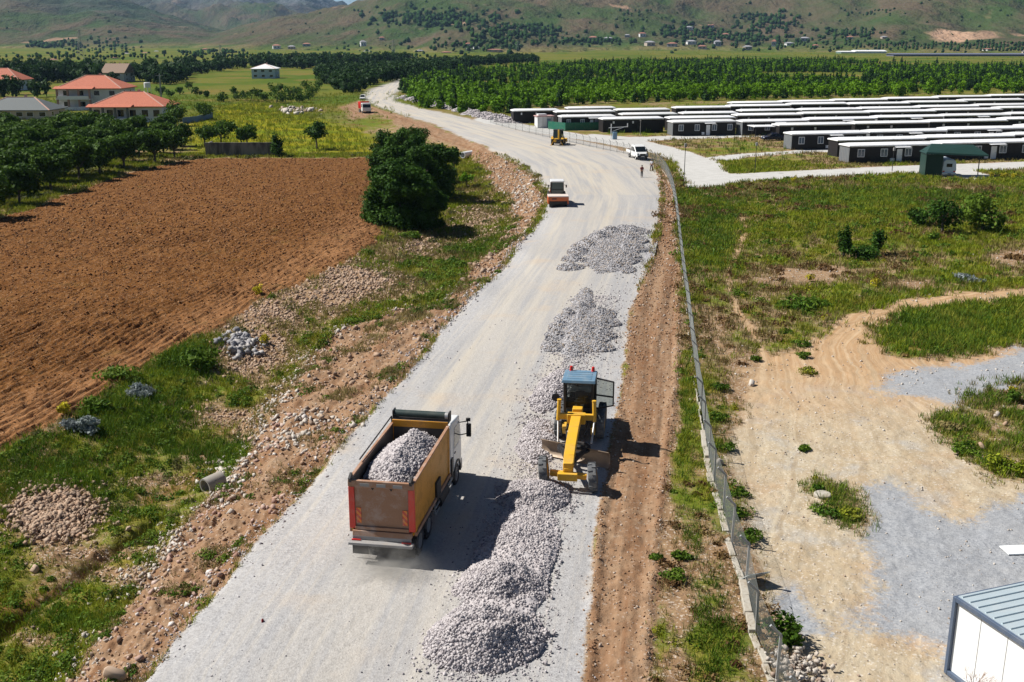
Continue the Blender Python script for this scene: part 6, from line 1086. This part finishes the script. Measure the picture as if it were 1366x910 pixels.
def grass(name, w, n, h, seed, mat, label, k=7, pw=.75, cat='grass'):
    P, d, i, j = sample(w, n, seed, pw); f = np.clip(d / 55, .8, 3.2); r = np.random.default_rng(seed + 1); tone = np.clip(.5 + .5 * gl[i, j] + .5 * gm[i, j] + r.normal(0, .15, n), 0, 1)
    V, Fq, Ft, tn = blades(P, h * r.uniform(.5, 1.3, n) * np.clip(f, .9, 1.5), .16 * f * r.uniform(.6, 1.6, n), k, .016 * f, seed + 2, tone)
    tri = np.concatenate([Fq[:, [0, 1, 2]], Fq[:, [0, 2, 3]], Ft]); return tag(mesh_np(name, V, tri, mat, attrs=dict(v=tn)), label, cat, kind='stuff')
side_r = (PX > 850) * 1.0; side_l = (U < 0) * (PY > 205) * 1.0; near = sstep(330, 90, DD)
vw = np.clip(veg - .12, 0, 1) ** 1.2
grass('grass', vw * side_l * near * np.clip(.6 + gl + .5 * gm, .15, 1), 34000, .30, 501, F_GRS, 'green grass growing in the ditch left of the road'); grass('grass', vw * side_r * near * (PY > 215) * np.clip(.45 + gl + .5 * gm, .12, 1), 30000, .30, 511, F_GRS, 'green grass along the fence and over the right meadow')
dry = np.clip(1 - np.abs(veg - .30) / .3, 0, 1) * (1 - soil)
grass('dry_grass', dry * near * np.maximum(side_l, side_r) + .5 * M['isle'] * (gm > -.1) + 1.2 * M['tuft'], 19000, .32, 521, F_DRY, 'dry straw coloured grass between the green patches', 6)
wl_ = lush * (1 - soil) * (veg > .35)
grass('weeds', np.maximum(wl_ * side_l, .25 * M['isle'] * side_r * (gm > 0) + .25 * M['tuft'] + wl_ * side_r * .5) * near, 13000, .36, 531, F_WEED, 'dark green leafy weeds in the ditch and the yard', 7, .7, 'weeds')
campus_w = M['campus'] * (1 - conc) * sstep(.35, .6, gl * .6 + .5) * (PX > 780) * (PY > 176); grass('meadow_weeds', np.maximum(campus_w, .5 * vw * side_r * (PY < 330)), 9000, .55, 541, F_WEED, 'taller weeds on the strips between the camp paths', 7, .6, 'weeds')
grass('grass', (M['yellow'] * .6 + .5 * far * (PX < 560) * (PY > 96)) * (1 - soil) * (DD < 420), 9000, .5, 551, F_GRS, 'grass on the plain left of the road', 6, .5)
def stones(name, w, n, s0, seed, mat, label, pw=.8, pwr=2.2, lift=.15):
    P, d, i, j = sample(w, n, seed, pw); r = np.random.default_rng(seed + 3); S = s0 * (.35 + 1.3 * r.random(n) ** pwr) * np.clip(d / 60, .8, 2.2); P[:, 2] += S * lift; V, Fq, tn = stone_arrays(P, S, seed, .7); return tag(mesh_np(name, V, Fq, mat, attrs=dict(v=tn)), label, 'stones', kind='stuff')
inr = inside_d(GX, GY, PW['road']); ins_ = inside_d(GX, GY, PW['bank']); inst = inside_d(GX, GY, PW['strip'])
edge_l = np.exp(-((inr + .5) / .7) ** 2) * (U < 0) * (PY > 300)
stones('loose_stones', edge_l * (.4 + np.clip(nz1, 0, 1)), 2600, .075, 601, M_GRAV, 'grey stones strewn along the left road edge')
blow = np.exp(-((ins_ + .2) / .9) ** 2) * (inr < -2) * (field < .3) * (PY > 380) * (U < 0)
stones('pale_rubble', blow * np.clip(.25 + nz1 + nz2 * .5, 0, 1), 2200, .12, 611, M_PALE, 'pale broken rubble along the foot of the left embankment')
stones('pale_rubble', np.exp(-(((PX - 385) / 26) ** 2 + ((PY - 590) / 12) ** 2)) + .8 * np.exp(-(((PX - 300) / 22) ** 2 + ((PY - 640) / 26) ** 2)) + .5 * np.exp(-(((PX - 405) / 60) ** 2 + ((PY - 565) / 8) ** 2)), 480, .17, 615, M_PALE, 'white concrete rubble on the left bank beside the truck', .8, 1.6)
stones('loose_stones', bank * (PY > 205) * (.25 + np.clip(nz2, 0, 1)), 9000, .062, 621, stone_mat('bank_stone', (.22, .12, .065), (.42, .29, .19), (.52, .45, .38)), 'brown stones scattered over the left dirt embankment')
stones('field_stones', bare * side_l * (soil < .5), 9000, .10, 631, M_RUB, 'tan and pink field stones dumped in the left ditch', .85, 1.6)
stones('field_stones', np.exp(-(((PX - 70) / 48) ** 2 + ((PY - 688) / 26) ** 2) * 1.3), 1900, .15, 635, M_RUB, 'heap of tan stones in the lower left ditch', .85, 1.2, .5); stones('field_stones', np.exp(-(((PX - 322) / 18) ** 2 + ((PY - 462) / 10) ** 2)), 220, .19, 636, stone_mat('blue_grey_stone', (.20, .20, .22), (.48, .45, .42)), 'blue grey and white stones at the corner of the field', .85, 1.2, .5)
stones('clods', strip * (.3 + np.clip(nz2, 0, 1)) + .9 * np.exp(-((inst - .1) / .25) ** 2) * (PX > 760), 9000, .06, 641, stone_mat('dirt_clod', (.24, .13, .07), (.40, .25, .145), (.50, .43, .36)), 'clods and stones on the red dirt strip along the road', .8)
stones('yard_stones', np.maximum(yard, gravel * .4) * (.3 + np.clip(nz1, 0, 1)) + .7 * bare * side_r * (soil < .6), 3000, .06, 651, M_PALE, 'pale pebbles scattered over the dirt yard')
stones('clods', field * near * (.5 + .5 * (FURR > 0)), 24000, .065, 661, stone_mat('field_clod', (.12, .046, .014), (.23, .10, .034), (.30, .16, .07)), 'brown soil clods on the ploughed field', .8, 1.8, .05)
stones('loose_stones', road * np.exp(-((U - 4.2) / 1.6) ** 2) * (PY > 380) + .2 * road * np.clip(nz2, 0, 1) * (PY > 420), 3500, .045, 671, M_GRAV, 'small loose stones over the gravel road surface', .75)
stones('rubble', np.exp(-(((PX - 395) / 20) ** 2 + ((PY - 148) / 3) ** 2)), 90, .38, 681, M_PALE, 'white rubble dumped beyond the yellow field', .8); stones('rubble', np.exp(-(((PX - 690) / 40) ** 2 + ((PY - 262) / 35) ** 2)) * bank, 500, .11, 685, M_PALE, 'pale stones on the embankment slope at the bend', .8)

WL = Gn([(640,905),(668,790),(692,722),(715,660),(716,590),(735,520),(780,450),(790,400),(815,340),(835,285)]); wu, wv_, wd_ = line_uv(GX, GY, WL)
stones('loose_gravel', np.exp(-(wd_ / 1.35) ** 2) * (PY > 395) * (inr > -.6) * (.5 + np.clip(nz2, -.3, 1)), 15000, .052, 691, M_GRAV, 'loose gravel spread around the stone heaps on the road', .6, 2.0)
# bare shrub in front of the site cabin, and a pale sheet leaning on the fence
bs = G(1296, 935); m = MB(); q = random.Random(4)
def twig(p, d, l, r_, k):
    e = Vector(p) + d * l; m.cyl(p, e, r_, r_ * .6, 5)
    if k:
        for _ in range(3): twig(e, (d + Vector((q.uniform(-.6, .6), q.uniform(-.6, .6), q.uniform(-.1, .3)))).normalized(), l * .68, r_ * .6, k - 1)
for _ in range(4): twig((0, 0, 0), Vector((q.uniform(-.35, .35), q.uniform(-.35, .35), 1)).normalized(), .55, .014, 3)
tag(m.build('bare_shrub', K_DST, loc=(bs.x, bs.y, hz(bs.x, bs.y))), 'leafless pale shrub in front of the white site cabin', 'shrub')
ps = G(1006, 778); m = MB(); m.box((0, 0, .35), (.9, .03, .9), (.9, 0, .3)); tag(m.build('loose_sheet', paint('grey_sheet', (.42, .45, .44), .6, .4), loc=(ps.x, ps.y, hz(ps.x, ps.y))), 'pale grey sheet lying against the inner side of the fence', 'sheet')

def scrub(name, w, n, size, hgt, k, ls, seed, mat, label, pw=.8):
    # leafy clumps of ground scrub merged into one mass
    P, d, i, j = sample(w, n, seed, pw); r = np.random.default_rng(seed + 9); S = size * r.uniform(.45, 1.4, n) * np.clip(d / 60, .9, 2.2); N = n * k; Pk = np.repeat(P, k, 0); Sk = np.repeat(S, k)[:, None]
    u = r.normal(size=(N, 3)); u /= np.linalg.norm(u, axis=1, keepdims=True); u[:, 2] = np.abs(u[:, 2]) * hgt; c = Pk + u * Sk * (r.random((N, 1)) ** .4)
    nn = u + r.normal(size=(N, 3)) * .7; nn[:, 2] += .4; nn /= np.linalg.norm(nn, axis=1, keepdims=True); a = np.cross(nn, r.normal(size=(N, 3))); a /= np.linalg.norm(a, axis=1, keepdims=True); b_ = np.cross(nn, a); s_ = ls * r.uniform(.6, 1.3, (N, 1)) * np.repeat(np.clip(d / 60, .9, 2.4), k)[:, None]
    V = np.stack([c - a * s_, c + b_ * s_ * .5, c + a * s_, c - b_ * s_ * .5], 1).reshape(-1, 3); tn = np.clip(np.repeat(r.normal(.5, .25, n), k) + r.normal(0, .15, N), 0, 1)
    return tag(mesh_np(name, V, np.arange(4 * N).reshape(-1, 4), mat, attrs=dict(v=np.repeat(tn, 4))), label, 'scrub', kind='stuff')
lw = side_l * (1 - soil) * near * (1 - np.clip(bare * 1.4, 0, 1))
scrub('ditch_scrub', lw * sstep(.35, .7, veg) * (.3 + np.clip(gm, 0, 1)) * (PY > 330), 620, .42, .75, 80, .085, 701, F_WEED, 'leafy green scrub growing along the left ditch')
scrub('olive_scrub', lw * (.3 + np.clip(gm, 0, 1)), 420, .36, .7, 70, .085, 711, foliage_mat('olive_scrub_leaves', (.045, .065, .018), (.15, .16, .05), (.12, .10, .04)), 'olive brown scrub on the left bank and ditch')
rw = side_r * (1 - soil) * near * (PY > 235)
scrub('meadow_scrub', rw * sstep(.3, .7, veg), 520, .40, .6, 60, .085, 721, F_WEED, 'green scrub clumps over the right meadow and fence verge', .65)
scrub('rust_scrub', rw * sstep(.1, -.25, gl), 420, .45, .5, 60, .09, 731, foliage_mat('rust_weed_leaves', (.09, .045, .018), (.20, .125, .05)), 'reddish brown dried weeds over the right meadow', .65)
scrub('yellow_scrub', rw * sstep(.1, .5, gm), 160, .30, .7, 50, .07, 741, foliage_mat('yellow_green_leaves', (.12, .14, .01), (.30, .28, .02)), 'yellow green flowering weeds over the right meadow', .65)

stones('bank_rubble', bank * side_l * (PY > 300) * (.15 + np.clip(fbm(GX * .5, GY * .5, 3, 95), 0, 1)), 900, .17, 751, M_RUB, 'larger broken stones lying on the left dirt embankment', .8, 2.6)
stones('bank_rubble', bank * side_l * (PY > 560) * np.exp(-((ins_ - .8) / 1.0) ** 2), 650, .16, 755, stone_mat('pink_rubble', (.34, .20, .15), (.56, .43, .36), (.62, .58, .54)), 'pinkish broken rubble along the foot of the nearest embankment', .8, 2.0)
bw = bank * side_l * (PY > 300) * np.clip(fbm(GX * .4, GY * .4, 4, 97) - .12, 0, 1)
grass('dry_grass', bw, 2600, .26, 761, F_DRY, 'dry grass tufts on the left dirt embankment', 6); scrub('ditch_scrub', bw * np.exp(-(ins_ / 2.0) ** 2), 160, .34, .6, 60, .08, 765, F_WEED, 'green scrub creeping up the foot of the left embankment')
# ------------------------------------------------------------ the two men by the van
K_SKIN = paint('skin', (.34, .18, .11), .6, .0); K_HAIR = paint('dark_hair', (.02, .015, .012), .7, .0)
def skin_mesh(name, V, E, Rd, mat, parent=None, root=0):
    me = bpy.data.meshes.new(name); me.from_pydata(V, E, []); o = bpy.data.objects.new(name, me); C.objects.link(o); me.materials.append(mat)
    o.modifiers.new('skin', 'SKIN'); sv = me.skin_vertices[0].data
    for i, r_ in enumerate(Rd): sv[i].radius = (r_, r_) if not isinstance(r_, tuple) else r_; sv[i].use_root = i == root
    sb = o.modifiers.new('subdiv', 'SUBSURF'); sb.levels = sb.render_levels = 1
    if parent: o.parent = parent
    return o
def person(px, py, rz, top, legs, label, bend=.25, stride=.14):
    g0 = G(px, py); o = empty('person', (g0.x, g0.y, hz(g0.x, g0.y) + .01), rz, label, 'person')
    V, E, Rd = [], [], []
    def v(p, r_, par=None):
        V.append(p); Rd.append(r_)
        if par is not None: E.append((par, len(V) - 1))
        return len(V) - 1
    pel = v((0, 0, .94), (.15, .11)); sp = v((0, 0, 1.18), (.145, .10), pel); ch_ = v((0, .0, 1.40), (.175, .11), sp); nk = v((0, .01, 1.52), .058, ch_); hd = v((0, .03, 1.62), (.075, .09), nk); v((0, .025, 1.73), (.07, .085), hd); v((0, .125, 1.625), .016, hd)
    for s in (-1, 1): v((s*.088, .02, 1.63), .018, hd)
    J = {}
    for s in (-1, 1):
        sh_ = v((s*.19, 0, 1.43), .062, ch_); el = v((s*.25, -.03 + .05*bend, 1.16), .046, sh_); wr = v((s*.24, .06 + .3*bend, .96), .032, el); pm = v((s*.235, .09 + .3*bend, .90), (.038, .022), wr); J[s] = (V[sh_], V[el], V[wr])
        for k in range(4): v((s*(.215 + .012*k), .115 + .3*bend + .006*(k % 2), .83 - .006*(k % 3)), .009, pm)
        v((s*.20, .12 + .3*bend, .90), .010, pm)
        hp_ = v((s*.095, 0, .88), .095, pel); kn = v((s*.11, .04 + s*stride*.5, .50), .062, hp_); an = v((s*.115, s*stride, .09), .042, kn); v((s*.125, s*stride + .17, .035), (.042, .03), an); J[s] += (V[hp_], V[kn], V[an])
    skin_mesh('body', V, E, Rd, K_SKIN, o)
    Vs = [(0, 0, .96), (0, 0, 1.18), (0, 0, 1.40), (0, .005, 1.485)]; Es = [(0, 1), (1, 2), (2, 3)]; Rs = [(.172, .13), (.165, .12), (.195, .13), .085]
    for s in (-1, 1): n = len(Vs); m_ = Vector(J[s][0]).lerp(Vector(J[s][1]), .95); Vs += [J[s][0], tuple(m_)]; Es += [(2, n), (n, n + 1)]; Rs += [.082, .068]
    skin_mesh('shirt', Vs, Es, Rs, top, o)
    Vs = [(0, 0, .97), (0, 0, .9)]; Es = [(0, 1)]; Rs = [(.165, .125), (.165, .125)]
    for s in (-1, 1): n = len(Vs); Vs += [J[s][3], J[s][4], tuple(Vector(J[s][5]) + Vector((0, 0, .02)))]; Es += [(1, n), (n, n + 1), (n + 1, n + 2)]; Rs += [.112, .08, .062]
    skin_mesh('trousers', Vs, Es, Rs, legs, o)
    m = MB(); m.lathe([(1.645, .108), (1.70, .108), (1.76, .088), (1.80, .04), (1.81, 0)], (0, .005, 0), 'Z', 14); m.build('hair', K_HAIR, o)
    for s in (-1, 1): m = MB(); m.box((s*.122, s*stride + .09, .045), (.10, .29, .085), taper=(.8, .85)); m.build('shoe', K_BLK, o, bevel=.02)
    return o
person(856, 236.5, R(188), paint('maroon_shirt', (.16, .018, .022), .8, .05), paint('black_trousers', (.014, .014, .017), .8, .1), 'man in a maroon top and black trousers standing on the road by the van', .6, .08)
person(869, 228, R(150), paint('white_shirt', (.68, .68, .70), .8, .05), paint('dark_blue_trousers', (.025, .03, .05), .8, .1), 'man in a white shirt and dark trousers walking beside the white van', .2, .16)
# ------------------------------------------------------------ dust raised by the tipper's rear wheels
def dust_cloud():
    t = NT('road_dust'); t.t.nodes.remove(t.b); pv = t.n('ShaderNodeVolumePrincipled'); pv.inputs['Color'].default_value = (.92, .88, .80, 1); pv.inputs['Anisotropy'].default_value = .2
    oc = t.obj(); ln = t.n('ShaderNodeVectorMath', operation='LENGTH'); t.l(oc, ln.inputs[0]); fall = t.ramp(ln.outputs['Value'], 1.0, .15); nz = t.ramp(t.noise(1.6, 4, oc, .6), .38, .72)
    t.l(t.math('MULTIPLY', t.math('MULTIPLY', fall, nz), 1.5), pv.inputs['Density']); t.l(pv.outputs[0], t.out.inputs['Volume'])
    bm = bmesh.new(); bmesh.ops.create_icosphere(bm, subdivisions=3, radius=1); me = bpy.data.meshes.new('dust_cloud'); bm.to_mesh(me); bm.free(); me.materials.append(t.m); o = bpy.data.objects.new('dust_cloud', me); C.objects.link(o)
    o.location = Vector(T.location) + Matrix.Rotation(TH_, 3, 'Z') @ Vector((.3, -4.9, .4)); o.rotation_euler = (0, 0, TH_); o.scale = (2.3, 2.4, 1.0); tag(o, 'pale dust hanging behind the tipper rear wheels', 'dust', kind='stuff')
dust_cloud()
# ------------------------------------------------------------ thin blue air over the plain and hills
t = NT('haze_air'); t.t.nodes.remove(t.b); pv = t.n('ShaderNodeVolumePrincipled'); pv.inputs['Color'].default_value = (.45, .70, 1, 1); pv.inputs['Density'].default_value = 4.0e-5; pv.inputs['Anisotropy'].default_value = .1; t.l(pv.outputs[0], t.out.inputs['Volume'])
zt = float(HZ.max()) + 40; m = MB(); m.box((0, 4500, (zt - 6) / 2), (25000, 14000, zt + 6)); tag(m.build('haze', t.m), 'thin bluish air over the valley', 'haze', kind='stuff')
